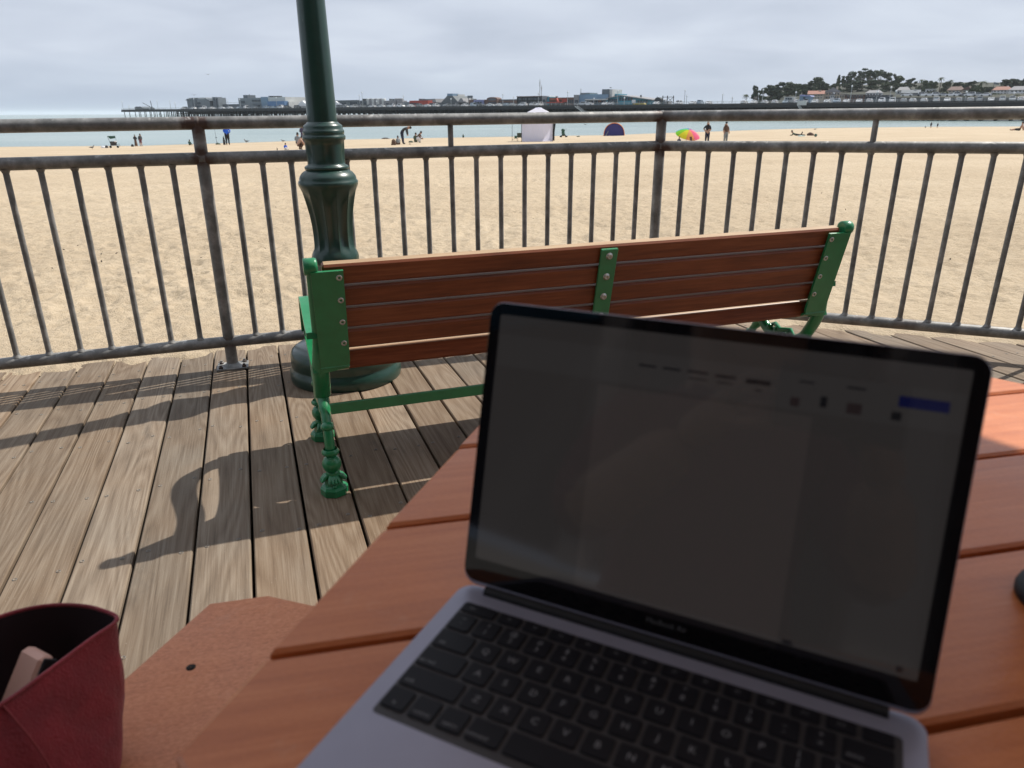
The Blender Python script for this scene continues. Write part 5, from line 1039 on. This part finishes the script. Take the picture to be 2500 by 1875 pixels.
# small crowd and clutter at the wharf end: a crane, a shelter
b = bld('small_crane', 'thin crane with slanting boom near the wharf end'); s0 = uof(374, 5); part('mast', MB().tube([(s0, 5, 0), (s0+.8, 5, zof(373, 246, 5))], .22, 6), 'far_dark', b); part('boom', MB().tube([(s0, 5, 1.2), (uof(353, 5), 5, zof(353, 251, 5))], .18, 6), 'far_dark', b); part('base', MB().box((s0, 5, .5), (2, 2, 1)), 'far_dark', b); b['category'] = 'crane'
b = bld('picnic_shelter', 'low hipped roof shelter at the very end of the wharf'); gable(b, 'roof', [(329, 264.5), (335, 260.2), (346, 260.2), (351, 264.5)], 6, 9, 'far_slate'); wbox(b, 'wall', 332, 348, 264.3, None, 7, 6, 'far_slate'); b['category'] = 'shelter'
# --- lamps along the wharf
LMP = [(303, 247), (318, 258), (388, 245.5), (419, 246), (431, 250), (478, 240), (560, 244), (589.5, 241), (678, 237), (880, 231), (887, 224), (921, 246), (987, 233), (1102, 240), (1228, 229), (1254, 236), (1314, 226), (1385, 223), (1449, 239), (1506, 220), (1523, 237), (1669, 219), (1674, 232), (1761, 229), (1785, 237), (1848, 227), (1858, 217), (1938, 223), (2071.5, 208), (2135, 222), (2167, 211), (2180, 220), (2351, 222), (2467, 224)]
for k, (u, v_) in enumerate(LMP):
    bk = .6 if k % 3 else 5.; s0 = uof(u, bk); h_ = zof(u, v_, bk); o = thing('wharf_lamp', '%s lamp post from the left along the wharf' % ORD[k+1], 'lamp post', WM @ Matrix.Translation((s0, bk, 0)), 'lamp posts on the wharf')
    part('pole', MB().tube([(0, 0, 0), (0, 0, h_*.5), (0, 0, h_-.4)], [.13, .11, .08], 6), 'wharf_rail', o); part('globe', MB().ball((0, 0, h_-.35), .33, 8, 6), 'far_white', o); part('finial', MB().tube([(0, 0, h_-.1), (0, 0, h_+.25)], [.12, .03], 5), 'wharf_rail', o)
for u, v_, l in ((1317.5, 193, 'tallest thin radio mast rising behind the dark restaurant'), (1321.5, 207, 'shorter radio mast beside the tallest one')):
    s0 = uof(u, 12); h_ = zof(u, v_, 12); o = thing('radio_mast', l, 'mast', WM @ Matrix.Translation((s0, 12, 0))); part('mast', MB().tube([(0, 0, 0), (0, 0, h_)], [.22, .10], 5), 'wharf_rail', o); part('antenna', MB().box((0, 0, h_*.82), (.35, .35, h_*.18)), 'wharf_rail', o)
o = thing('flag_pole', 'flag pole with a drooping flag near the right edge above the wharf', 'flag', WM @ Matrix.Translation((uof(2413, 12), 12, 0))); h_ = zof(2413, 200, 12); part('pole', MB().tube([(0, 0, 0), (0, 0, h_)], [.12, .06], 6), 'far_dark', o); part('flag', MB().prism([(0, 0), (-1.4, -.4), (-1.5, -.9), (0, -.7)], 0, (0, 0, h_-.1), ((1, 0, 0), (0, 0, 1)), (0, .05, 0)), 'far_slate', o)
# --- parked cars: nose-in along the wharf edge, seen from behind or the side
CARM = [('white', (.75, .76, .77)), ('silver', (.42, .44, .46)), ('grey', (.15, .16, .17)), ('black', (.02, .022, .025)), ('pale blue', (.30, .38, .46)), ('dark red', (.20, .03, .035)), ('navy', (.03, .05, .12))]
for n_, c in CARM: plain('car_'+n_.replace(' ', '_'), c, .3, .2, .03, 2, coat=.6)
plain('car_glass', (.02, .028, .035), .08, 0, .02); plain('car_tyre', (.012, .012, .012), .8); plain('tail_light', (.35, .02, .02), .3); plain('head_light', (.8, .8, .78), .15)
CARS = {}
def car_proto(kind, cname):
    k = (kind, cname)
    if k in CARS: return CARS[k]
    h_, hood, rear = {'sedan': (1.42, .92, .98), 'SUV': (1.78, 1.08, 1.2), 'van': (2.05, 1.1, 1.5)}[kind]
    prof = [(-2.25, .38), (-2.28, .72), (-2.15, rear if kind != 'sedan' else .95), (-1.95 if kind != 'sedan' else -1.55, rear+.04 if kind != 'sedan' else 1.0), (-1.75 if kind != 'sedan' else -.95, h_-.04), (-.6, h_), (.45, h_-.06), (1.05, hood+.06), (2.0, hood-.14), (2.26, .66), (2.26, .36), (1.75, .28), (-1.8, .28)]
    V = []; n = len(prof)
    for sx, ins in ((-1, 0), (1, 0)):
        for x, z in prof:
            tap = max(0, (z-.95))*.22; V.append((x, sx*(.90-tap), z))
    F = [tuple(range(n)), tuple(reversed(range(n, 2*n)))]+[(i, n+i, n+(i+1) % n, (i+1) % n) for i in range(n)]
    body = MB().add(V, F).mesh('body', 'car_'+cname.replace(' ', '_'))
    gl = MB(); zt = h_-.14; zb_ = max(hood, .98)+.02
    for sx in (-1, 1):
        y = lambda z: sx*(.905-max(0, z-.95)*.22)
        gl.add([(-1.55 if kind != 'sedan' else -1.25, y(zb_), zb_), (.85, y(zb_), zb_), (.38, y(zt), zt), (-1.5 if kind != 'sedan' else -.85, y(zt), zt)], [(0, 1, 2, 3)])
    side = gl.mesh('side_windows', 'car_glass')
    def slope(x0, z0, x1, z1, o): return MB().add([(x0+o, -.72, z0), (x0+o, .72, z0), (x1+o, .66, z1), (x1+o, -.66, z1)], [(0, 1, 2, 3)])
    ws = slope(1.0, hood+.10, .50, h_-.11, .045).mesh('windscreen', 'car_glass')
    rw = (slope(-1.97, rear+.08, -1.80, h_-.14, -.03) if kind != 'sedan' else slope(-1.50, 1.04, -1.0, h_-.10, -.05)).mesh('rear_window', 'car_glass')
    tyre = MB().tube([(0, -.11, 0), (0, .11, 0)], .34, 12).mesh('wheel', 'car_tyre'); tl_ = MB().box((0, 0, 0), (.06, .30, .16)).mesh('tail_light', 'tail_light'); hl_ = MB().box((0, 0, 0), (.06, .34, .14)).mesh('headlight', 'head_light')
    CARS[k] = (body, side, ws, rw, tyre, tl_, hl_); return CARS[k]
def place_car(label, kind, cname, M):
    body, side, ws, rw, ty, tl_, hl_ = car_proto(kind, cname); c = thing('parked_car', label, 'car', M, 'cars parked on the wharf')
    link('body', body, c); link('side_windows', side, c); link('windscreen', ws, c); link('rear_window', rw, c)
    for x in (-1.4, 1.4):
        for y in (-.80, .80): link('wheel', ty, c, Matrix.Translation((x, y, .34)))
    for y in (-.66, .66): link('tail_light', tl_, c, Matrix.Translation((-2.26, y, .86))); link('headlight', hl_, c, Matrix.Translation((2.22, y*.95, .70)))
    return c
rc = random.Random(3); crow = []
u = 1815.
while u < 2540:
    crow.append((u, 'near')); u += rc.uniform(21, 31)
u = 452.
left = []
while u < 1330:
    if not (735 < u < 842): left.append((u, 'far'))
    u += rc.uniform(15, 25)
crow = left+[(1422, 'far'), (1436, 'far'), (1477, 'far'), (1492, 'far'), (1602, 'far'), (1655, 'far'), (1690, 'far'), (1708, 'far'), (1728, 'far')]+crow
for i, (u, tp) in enumerate(crow):
    kind = rc.choice(['sedan', 'sedan', 'SUV', 'SUV', 'van'] if u < 1300 else ['sedan', 'SUV', 'SUV', 'sedan']); cn_ = rc.choice(['white', 'white', 'silver', 'white', 'grey', 'white', 'pale blue', 'black', 'silver', 'white', 'white'])
    bk = 3.4; s0 = uof(u, bk); an = math.pi/2+rc.uniform(-.06, .06) if (u > 1500 or rc.random() < .6) else rc.choice([0, math.pi])
    place_car('%s %s parked on the wharf, %s car from its sea end' % (cn_, kind, ORD[i+1]), kind, cn_, WM @ Matrix.Translation((s0, bk, .0)) @ Matrix.Rotation(-an if rc.random() < .5 else an, 4, 'Z'))
# ------------------------------------------------------------------ headland behind the wharf
HD = 470.                                           # metres to the houses on the bluff
def hp(u, v_, D):
    r_ = ray(u, v_); k = D/math.hypot(r_.x, r_.y); return Vector((r_.x*k, r_.y*k, CAM_H+r_.z*k))
m = NT('bluff_scrub'); v = m.geo(); n = m.noise(v, .09, 5, .65); m.base(m.ramp(n, [(.35, (.018, .022, .014)), (.55, (.032, .036, .022)), (.7, (.06, .05, .035))])); m.p(Roughness=.95); m.bump(m.noise(v, .4, 4, .7), .8, 1.0)
hl = MB(); us = list(range(1760, 3001, 20)); rowsD = [(330, 0), (395, .55), (430, 1.0), (HD, 1.05), (560, 1.5), (760, 2.4), (1100, 2.6)]
def bluff_top(u): t = max(0, min(1, (u-1790)/160.)); return 7.0*t*t*(3-2*t)
V = []
for D, f in rowsD:
    for u in us:
        p = hp(u, hor(u), D); z = SEA_Z-.5+(bluff_top(u)+(DKZ-SEA_Z)*.62)*f*(0 if u < 1775 else 1)+float(fbm(np.array(p.x*.03), np.array(p.y*.03), 3))*2.0*(f > 0)*(u > 1780); V.append((p.x, p.y, z))
nu = len(us); hl.add(V, [(i*nu+k, i*nu+k+1, (i+1)*nu+k+1, (i+1)*nu+k) for i in range(len(rowsD)-1) for k in range(nu-1)], True)
tag(part('headland', hl, 'bluff_scrub'), kind='structure')
def ground_at(u, D):
    p = hp(u, hor(u), D); f = np.interp(D, [r_[0] for r_ in rowsD], [r_[1] for r_ in rowsD]); return SEA_Z-.5+(bluff_top(u)+(DKZ-SEA_Z)*.62)*float(f)
# trees
for nm, c in dict(leaf_dark=(.066, .088, .060), leaf_mid=(.088, .112, .068), leaf_olive=(.10, .11, .06), leaf_palm=(.075, .10, .05)).items():
    m = NT(nm); v = m.geo(); m.base(m.ramp(m.noise(v, .35, 4, .7), [(.3, tuple(x*.6 for x in c)), (.7, tuple(x*1.5 for x in c))])); m.p(Roughness=.8, Specular_IOR_Level=.2)
plain('bark', (.10, .075, .055), .9); plain('bark_pale', (.30, .25, .20), .9)
rt = random.Random(11)
def leaf_cloud(mb, c, rx, rz, n, size, rng, shell=.55):
    for _ in range(n):
        while True:
            d = Vector((rng.gauss(0, 1), rng.gauss(0, 1), rng.gauss(0, 1)))
            if d.length > .01: break
        d.normalize(); r_ = shell+(1-shell)*rng.random()**.6; p = Vector(c)+Vector((d.x*rx*r_, d.y*rx*r_, d.z*rz*r_))
        s = size*rng.uniform(.6, 1.4); a = Vector((rng.gauss(0, 1), rng.gauss(0, 1), rng.gauss(0, .6))).normalized(); b = a.cross(Vector((rng.gauss(0, 1), rng.gauss(0, 1), rng.gauss(0, 1)))).normalized()
        mb.add([p-a*s-b*s*.5, p+a*s-b*s*.6, p+a*s*.8+b*s*.6, p-a*s*.9+b*s*.5], [(0, 1, 2, 3)])
def tree(label, u, vtop, wpx, D, kind, mat='leaf_dark', group=None, seed=0, vbase=None):
    rng = random.Random(seed*17+int(u)); g0 = ground_at(u, D)-1.; top = hp(u, vtop, D).z; H_ = top-g0; W_ = wpx*D/1985./2; base = hp(u, hor(u), D); base.z = g0
    t = thing({'palm': 'palm_tree', 'conifer': 'conifer_tree', 'euc': 'eucalyptus_tree', 'cyp': 'cypress_tree', 'bush': 'shrub'}[kind], label, 'tree' if kind != 'bush' else 'shrub', Matrix.Translation(base), group); cr = MB(); lim = MB()
    if kind == 'palm':
        part('trunk', MB().tube([(0, 0, 0), (.15, 0, H_*.5), (.1, 0, H_*.9)], [.32, .22, .2], 7), 'bark', t)
        for k in range(26):
            a = rng.random()*6.28; up = rng.uniform(-.7, .9); L_ = W_*rng.uniform(.8, 1.1); P = []
            for q in range(5): x = q/4; P.append(Vector((math.cos(a)*L_*x, math.sin(a)*L_*x, H_*.9+up*L_*.6*x-L_*.55*x*x+ .25)))
            for q in range(4):
                d = (P[q+1]-P[q]).normalized(); sd = d.cross(Vector((0, 0, 1))).normalized()*L_*.12*(1-q*.18); cr.add([P[q]-sd, P[q]+sd, P[q+1]+sd*.7-Vector((0, 0, .15)), P[q+1]-sd*.7-Vector((0, 0, .15))], [(0, 1, 2, 3)])
    elif kind == 'conifer':
        part('trunk', MB().tube([(0, 0, 0), (0, 0, H_*.97)], [.35, .06], 7), 'bark', t)
        for k in range(16):
            z = H_*(.18+.8*k/16); rr = W_*(1-k/16.5)*rng.uniform(.75, 1.1)
            for q in range(6): a = rng.random()*6.28; leaf_cloud(cr, (math.cos(a)*rr*.6, math.sin(a)*rr*.6, z), rr*.42, H_*.03, 16, .45, rng, .1)
    else:
        tz = H_*(.35 if kind == 'cyp' else .45); tr_ = max(.25, H_*.022); part('trunk', MB().tube([(0, 0, 0), (rng.uniform(-.3, .3), 0, tz*.6), (rng.uniform(-.5, .5), 0, tz)], [tr_*1.3, tr_, tr_*.8], 8), 'bark' if kind != 'euc' else 'bark_pale', t)
        nc = {'euc': 20, 'cyp': 20, 'bush': 8}[kind]
        for k in range(nc):
            a = rng.random()*6.28; rad = W_*rng.random()**.6*.80
            if kind == 'euc': z = H_*rng.uniform(.38, .93); fac = 1-abs(z/H_-.62)*1.1; cx_, cy_ = math.cos(a)*rad*fac*1.1, math.sin(a)*rad*fac*1.1; rx, rz_ = W_*rng.uniform(.20, .36), H_*rng.uniform(.045, .085)
            elif kind == 'cyp': z = H_*rng.uniform(.16, .93); fac = 1.08-(z/H_)**2*.55; cx_, cy_ = math.cos(a)*rad*fac, math.sin(a)*rad*fac; rx, rz_ = W_*rng.uniform(.30, .5), H_*rng.uniform(.06, .11)
            else: z = H_*rng.uniform(.3, .75); cx_, cy_ = math.cos(a)*rad, math.sin(a)*rad; rx, rz_ = W_*rng.uniform(.35, .6), H_*.22
            if z+rz_ > H_: z = H_-rz_
            leaf_cloud(cr, (cx_, cy_, z), rx, rz_, 120 if kind != 'euc' else 72, (.46 if kind == 'cyp' else .40) if kind != 'bush' else .4, rng, .25)
            lim.tube([(0, 0, tz*.7), (cx_*.5, cy_*.5, (tz*.7+z)/2), (cx_, cy_, z)], [tr_*.5, tr_*.3, tr_*.1], 5, caps=False)
        part('limbs', lim, 'bark' if kind != 'euc' else 'bark_pale', t)
    part('crown', cr, mat if kind != 'palm' else 'leaf_palm', t); return t
T = []
T += [(1818, 228, 20, 'palm', 430), (1841, 208, 22, 'euc', 470), (1860, 214, 22, 'cyp', 470), (1880, 205, 32, 'cyp', 490), (1897, 201, 30, 'cyp', 480), (1917, 197.5, 34, 'cyp', 500), (1938, 205, 24, 'cyp', 480), (1955, 206, 26, 'cyp', 490), (1972, 196, 26, 'euc', 510), (1985, 189, 30, 'cyp', 520), (2003, 200, 28, 'cyp', 500)]
T += [(2037, 182, 18, 'conifer', 540), (2052, 184, 26, 'euc', 560), (2072, 174, 36, 'euc', 570), (2096, 166, 40, 'euc', 580), (2112, 170, 30, 'euc', 560), (2135, 170, 34, 'euc', 575), (2157, 172, 34, 'euc', 560), (2182, 183, 28, 'cyp', 540), (2212, 189, 30, 'euc', 550), (2237, 193, 18, 'palm', 520), (2250, 197, 20, 'cyp', 520), (2267, 197, 22, 'cyp', 540), (2284, 187, 17, 'palm', 530), (2297, 200, 24, 'cyp', 540), (2308, 194, 14, 'palm', 540), (2330, 201, 30, 'cyp', 560), (2357, 199, 28, 'cyp', 550), (2384, 198, 26, 'palm', 520), (2378, 209, 26, 'cyp', 500), (2400, 211, 30, 'cyp', 520), (2445, 195, 26, 'cyp', 560), (2462, 193, 30, 'cyp', 570), (2485, 191, 24, 'conifer', 560), (2498, 199, 24, 'cyp', 560), (2520, 198, 30, 'cyp', 560)]
T += [(2120, 195, 40, 'cyp', 545), (2085, 196, 40, 'cyp', 545), (2060, 204, 34, 'cyp', 540), (2150, 200, 36, 'cyp', 540), (2025, 205, 26, 'cyp', 520), (2200, 205, 34, 'cyp', 530), (2240, 210, 34, 'cyp', 530), (2318, 213, 40, 'cyp', 540)]
order = sorted(range(len(T)), key=lambda i: T[i][0]); cnt = {}
NM = {'palm': 'palm', 'conifer': 'pointed conifer', 'euc': 'tall airy eucalyptus', 'cyp': 'dark spreading cypress'}
for i in order:
    u, vt, wp, kd, D = T[i]; cnt[kd] = cnt.get(kd, 0)+1
    tree('%s %s from the left on the headland behind the wharf' % (ORD[cnt[kd]], NM[kd]), u, vt, wp, D, kd, rt.choice(['leaf_dark', 'leaf_dark', 'leaf_mid']) if kd != 'palm' else 'leaf_palm', 'trees on the headland', i)
for k, (u, vt, wp, D) in enumerate([(2150, 236, 16, 420), (2240, 226, 18, 430), (2262, 216, 20, 440), (2296, 222, 22, 440), (2318, 226, 22, 425), (2372, 214, 22, 440), (2390, 222, 24, 430), (2425, 228, 26, 430), (2005, 232, 8, 430), (2480, 232, 24, 425), (2345, 231, 20, 420)]): tree('%s shrub from the left among the houses on the bluff' % ORD[k+1], u, vt, wp, D, 'bush', rt.choice(['leaf_mid', 'leaf_olive', 'leaf_dark']), 'shrubs among the houses', 40+k)
# houses on the bluff
def house(label, u0, u1, vtop, vbase, D, wall, roofm, style='hip', nwin=4, nst=2, name='house'):
    um = (u0+u1)/2; c = hp(um, hor(um), D); W_ = (u1-u0)*D/1985.; z0 = hp(um, vbase, D).z; z1 = hp(um, vtop, D).z; Hh = z1-z0; wl = Hh*(.58 if style != 'flat' else .92); dp = max(6., W_*.6)
    M = Matrix.Translation((c.x, c.y, z0)) @ Matrix.Rotation(math.atan2(-c.x, c.y), 4, 'Z'); h = thing(name, label, 'house' if name == 'house' else 'building', M)
    part('wall', MB().box((0, dp/2, wl/2-2), (W_*.94, dp, wl+4)), wall, h)
    if style == 'hip': rf = MB().add([(-W_/2, -.5, wl), (W_/2, -.5, wl), (W_/2, dp+.5, wl), (-W_/2, dp+.5, wl), (-W_*.28, dp/2, Hh), (W_*.28, dp/2, Hh)], [(0, 1, 5, 4), (1, 2, 5), (2, 3, 4, 5), (3, 0, 4), (3, 2, 1, 0)])
    elif style == 'gable': rf = MB().prism([(-W_/2, wl), (W_/2, wl), (0, Hh)], 0, (0, -.5, 0), ((1, 0, 0), (0, 0, 1)), (0, dp+1, 0))
    elif style == 'lean': rf = MB().add([(-W_/2, -.6, wl), (W_/2, -.6, wl), (W_/2, dp*.7, Hh), (-W_/2, dp*.7, Hh), (W_/2, dp*.7, wl), (-W_/2, dp*.7, wl)], [(0, 1, 2, 3), (1, 4, 2), (0, 3, 5), (3, 2, 4, 5), (0, 5, 4, 1)])
    else: rf = MB().box((0, dp/2, wl+Hh*.04), (W_*1.02, dp+1, Hh*.08))
    ro = part('roof', rf, roofm, h)
    if style != 'flat': part('chimney', MB().box((W_*.22, dp*.6, Hh*.92), (.9, .9, Hh*.3)), wall, ro)
    for st in range(nst):
        for k in range(nwin):
            x = -W_*.40+W_*.80*(k+.5)/nwin; zz = wl*(st+.55)/nst; wi = part('window', MB().box((x, -.03, zz), (W_*.8/nwin*.5, .14, wl/nst*.45)), 'far_glass', h); part('frame', MB().box((x, -.02, zz+wl/nst*.26), (W_*.8/nwin*.62, .2, .14)), 'far_white', wi)
    return h
house('long house with red tile roof left of the big cream house', 1968, 2006, 221, 242, 400, 'far_cream', 'tile_red', 'lean', 5, 2); house('big cream house with steep grey gable left of the tall eucalyptus', 2008, 2046, 213, 242, 405, 'far_cream', 'grey_roof', 'gable', 5, 2); house('lower cream wing right of the big gabled house', 2044, 2062, 229, 242, 402, 'far_cream', 'grey_roof', 'flat', 3, 1)
house('long low dark red building with flat roof below the eucalyptus', 2060, 2105, 231, 243, 395, 'far_brown', 'far_slate', 'flat', 6, 1, 'low_building'); house('low grey building right of the dark red one', 2104, 2170, 232, 243, 400, 'far_slate', 'grey_roof', 'flat', 7, 1, 'low_building'); house('white house with rounded bay behind the low grey building', 2108, 2147, 220, 236, 440, 'far_white', 'grey_roof', 'hip', 5, 1)
house('pale house with flat stepped roof in the middle of the bluff', 2182, 2212, 212, 232, 450, 'far_pale', 'grey_roof', 'hip', 4, 1); house('grey house with broad slate roof below the stepped one', 2196, 2236, 219, 238, 430, 'far_pale', 'far_slate', 'lean', 5, 1); house('small white house half hidden by shrubs', 2252, 2274, 217, 235, 440, 'far_white', 'far_pale', 'flat', 3, 2)
house('tan house with arched entrance and tile roof', 2306, 2342, 211, 233, 450, 'far_cream', 'far_brown', 'hip', 4, 2); house('second tan wing right of the arched entrance', 2340, 2362, 211, 232, 445, 'far_cream', 'far_brown', 'gable', 2, 2); house('villa with orange tile roof left of the pale villa at the right edge', 2416, 2456, 211, 232, 450, 'far_white', 'tile_red', 'hip', 5, 2); house('pale villa with grey hipped roof at the right edge', 2458, 2502, 210, 233, 445, 'far_white', 'grey_roof', 'hip', 5, 2)
house('small cottage behind the blue hut on the wharf', 2022, 2032, 226, 241, 398, 'far_white', 'grey_roof', 'gable', 2, 1)
# second row of cars on the road under the bluff
for k in range(12):
    u = 2210+k*17+rt.uniform(-3, 3); c = hp(u, hor(u), 375); c.z = hp(u, 235.5, 375).z
    place_car('car on the road below the houses, %s from the left' % ORD[k+1], rt.choice(['sedan', 'SUV']), rt.choice(['white', 'silver', 'grey', 'white']), Matrix.Translation(c) @ Matrix.Rotation(rt.choice([0, math.pi])-.5, 4, 'Z'))['group'] = 'cars on the road below the houses'
rd = MB(); P = [hp(u, 238.0, 375) for u in range(2180, 2560, 20)]; rd.add([tuple(p+Vector((0, 0, 0))) for p in P]+[(p.x*1.02, p.y*1.02, p.z) for p in P]+[(p.x, p.y, p.z-4) for p in P], [(i, i+1, len(P)+i+1, len(P)+i) for i in range(len(P)-1)]+[(i, 2*len(P)+i, 2*len(P)+i+1, i+1) for i in range(len(P)-1)]); tag(part('road', rd, 'asphalt'), kind='structure')
# ------------------------------------------------------------------ unseen building added behind the viewer: closes off the sky, darkens reflections and shade
for nm, c in dict(stucco_rose=(.115, .078, .076), added_trim=(.19, .17, .165), added_dark=(.02, .02, .024)).items(): plain(nm, c, .85, var=.12, scale=1.5)
ab = thing('added_building', 'unseen dusky rose building added behind the picnic table to darken the laptop screen reflection', 'building', Matrix.Translation((0, -4.6, 0)) @ Matrix.Rotation(R(8), 4, 'Z'))
part('wall', MB().box((0, -2, 4.2), (26, 4, 8.4)), 'stucco_rose', ab); part('cornice', MB().box((0, .2, 8.2), (26.6, .9, .6)), 'added_trim', ab); part('fascia', MB().box((0, .1, 3.7), (26.2, .5, .7)), 'added_trim', ab)
for k in range(7):
    x = -10.8+k*3.6; wi = part('shop_opening', MB().box((x, .02, 1.6), (2.5, .1, 3.0)), 'added_dark', ab); part('awning', MB().prism([(0, 2.95), (0, 3.3), (1.1, 2.85)], 0, (x-1.35, .06, 0), ((0, 1, 0), (0, 0, 1)), (2.7, 0, 0)), 'teal_canvas', wi)
    part('window', MB().box((x, .02, 5.7), (1.3, .1, 1.9)), 'far_glass', ab); part('pilaster', MB().box((x+1.8, .08, 1.7), (.5, .3, 3.4)), 'added_trim', ab)
pv_ = MB().box((0, -2.2, -.06), (30, 5.0, .1)); tag(part('paved_walk', pv_, plain('paving', (.2, .19, .18), .9)), kind='structure')
# ------------------------------------------------------------------ the photographer, seated behind the laptop (only mirrored in its screen)
PF = math.atan2(.665, .747)
PM = deckmat(-.36, -.315, PF-math.pi/2)
ph = thing('person', 'seated photographer in a dark pink shirt and teal cap mirrored in the laptop screen', 'person', PM)
PP = dict(pel=(0, 0, .54), spine=(0, -.02, .72), chest=(0, 0, .92), neck=(0, .02, 1.07), head0=(0, .03, 1.14), head1=(0, .05, 1.26), sl=(-.18, 0, .98), el=(-.24, .14, .80), wl=(-.13, .33, .94), sr=(.18, 0, .98), er=(.24, .14, .80), wr=(.13, .33, .94), tl=(-.10, .06, .53), kl=(-.16, .40, .52), al=(-.16, .38, .10), fl=(-.17, .52, .04), tr=(.10, .06, .53), kr=(.16, .40, .52), ar=(.16, .38, .10), fr=(.17, .52, .04))
RADP = dict(RAD); BP = [b for b in BONES if b[1] not in ('hl', 'hr')]
bme = skin_mesh(PP, lambda n: tuple(1.28*x for x in RADP[n if n in RADP else n[0]+'l']), BP, 2)
for k in ('skin', 'cloth_maroon', 'cloth_navy', 'dark_plastic'): bme.materials.append(MATS[k])
for pl in bme.polygons:
    c = pl.center; pl.material_index = 0 if c.z > 1.06 or (c.y > .20 and c.z > .70) else (3 if c.z < .09 else (2 if c.z < .60 else 1))
link('body', bme, ph)
part('cap', MB().lathe([(.118, 0), (.12, .02), (.105, .07), (.06, .105), (.01, .115)], 20), 'teal_canvas', ph, Matrix.Translation((0, .045, 1.275))); part('cap_peak', MB().prism([(-.09, 0), (.09, 0), (.06, .09), (-.06, .09)], .008, (0, .14, 1.285)), 'teal_canvas', ph)
part('nose', MB().ball((0, .165, 1.215), .020, 10, 8, (1, 1.2, 1.3)), 'skin', ph); part('mouth', MB().ball((0, .150, 1.165), .022, 10, 6, (1.2, .4, .3)), 'cloth_pink', ph)
for sx in (-1, 1):
    part('eye', MB().ball((sx*.035, .148, 1.240), .012, 10, 6), 'cloth_white', ph); part('ear', MB().ball((sx*.118, .04, 1.225), .026, 8, 6, (.4, .8, 1.2)), 'skin', ph)
    hd_ = dict(w=(sx*.13, .33, .94), p=(sx*.105, .385, .985)); bn_ = [('w', 'p')]
    for f in range(4):
        z0 = 1.025-f*.019; hd_['a%d' % f] = (sx*.088, .415-f*.004, z0); hd_['b%d' % f] = (sx*.072, .440-f*.002, z0+.004); hd_['c%d' % f] = (sx*.052, .444, z0+.002); bn_ += [('p', 'a%d' % f), ('a%d' % f, 'b%d' % f), ('b%d' % f, 'c%d' % f)]
    hd_['t0'] = (sx*.092, .385, 1.020); hd_['t1'] = (sx*.070, .400, 1.040); bn_ += [('p', 't0'), ('t0', 't1')]
    hm = skin_mesh(hd_, lambda n: (.036, .03) if n == 'w' else ((.026, .02) if n == 'p' else (.0095, .0095)), bn_, 1, 'w'); hm.materials.append(MATS['skin']); link('hand', hm, ph)
phn = thing('phone', 'black phone held up by the photographer behind the laptop', 'phone', deckmat(-.012, -.012, PF-math.pi/2, 1.005)); part('shell', MB().bbox((0, 0, .0), (.150, .009, .074), .003), 'dark_plastic', phn); part('glass', MB().bbox((0, -.0052, 0), (.144, .0008, .069), .0003), 'black_glass', phn)
# ------------------------------------------------------------------ sea air
m = bpy.data.materials.new('sea_haze'); m.use_nodes = True; MATS['sea_haze'] = m; nt_ = m.node_tree; nt_.nodes.clear()
o_ = nt_.nodes.new('ShaderNodeOutputMaterial'); pvn = nt_.nodes.new('ShaderNodeVolumePrincipled'); pvn.inputs['Color'].default_value = (.86, .93, 1.0, 1); pvn.inputs['Density'].default_value = .00007; pvn.inputs['Anisotropy'].default_value = .2
nt_.links.new(pvn.outputs[0], o_.inputs['Volume'])
hz_ = part('haze', MB().box((0, 11400, 26), (52000, 23600, 64)), 'sea_haze'); tag(hz_, 'thin pale sea haze over the bay', 'haze', kind='stuff')
SC.cycles.volume_bounces = 1; SC.cycles.volume_max_steps = 64
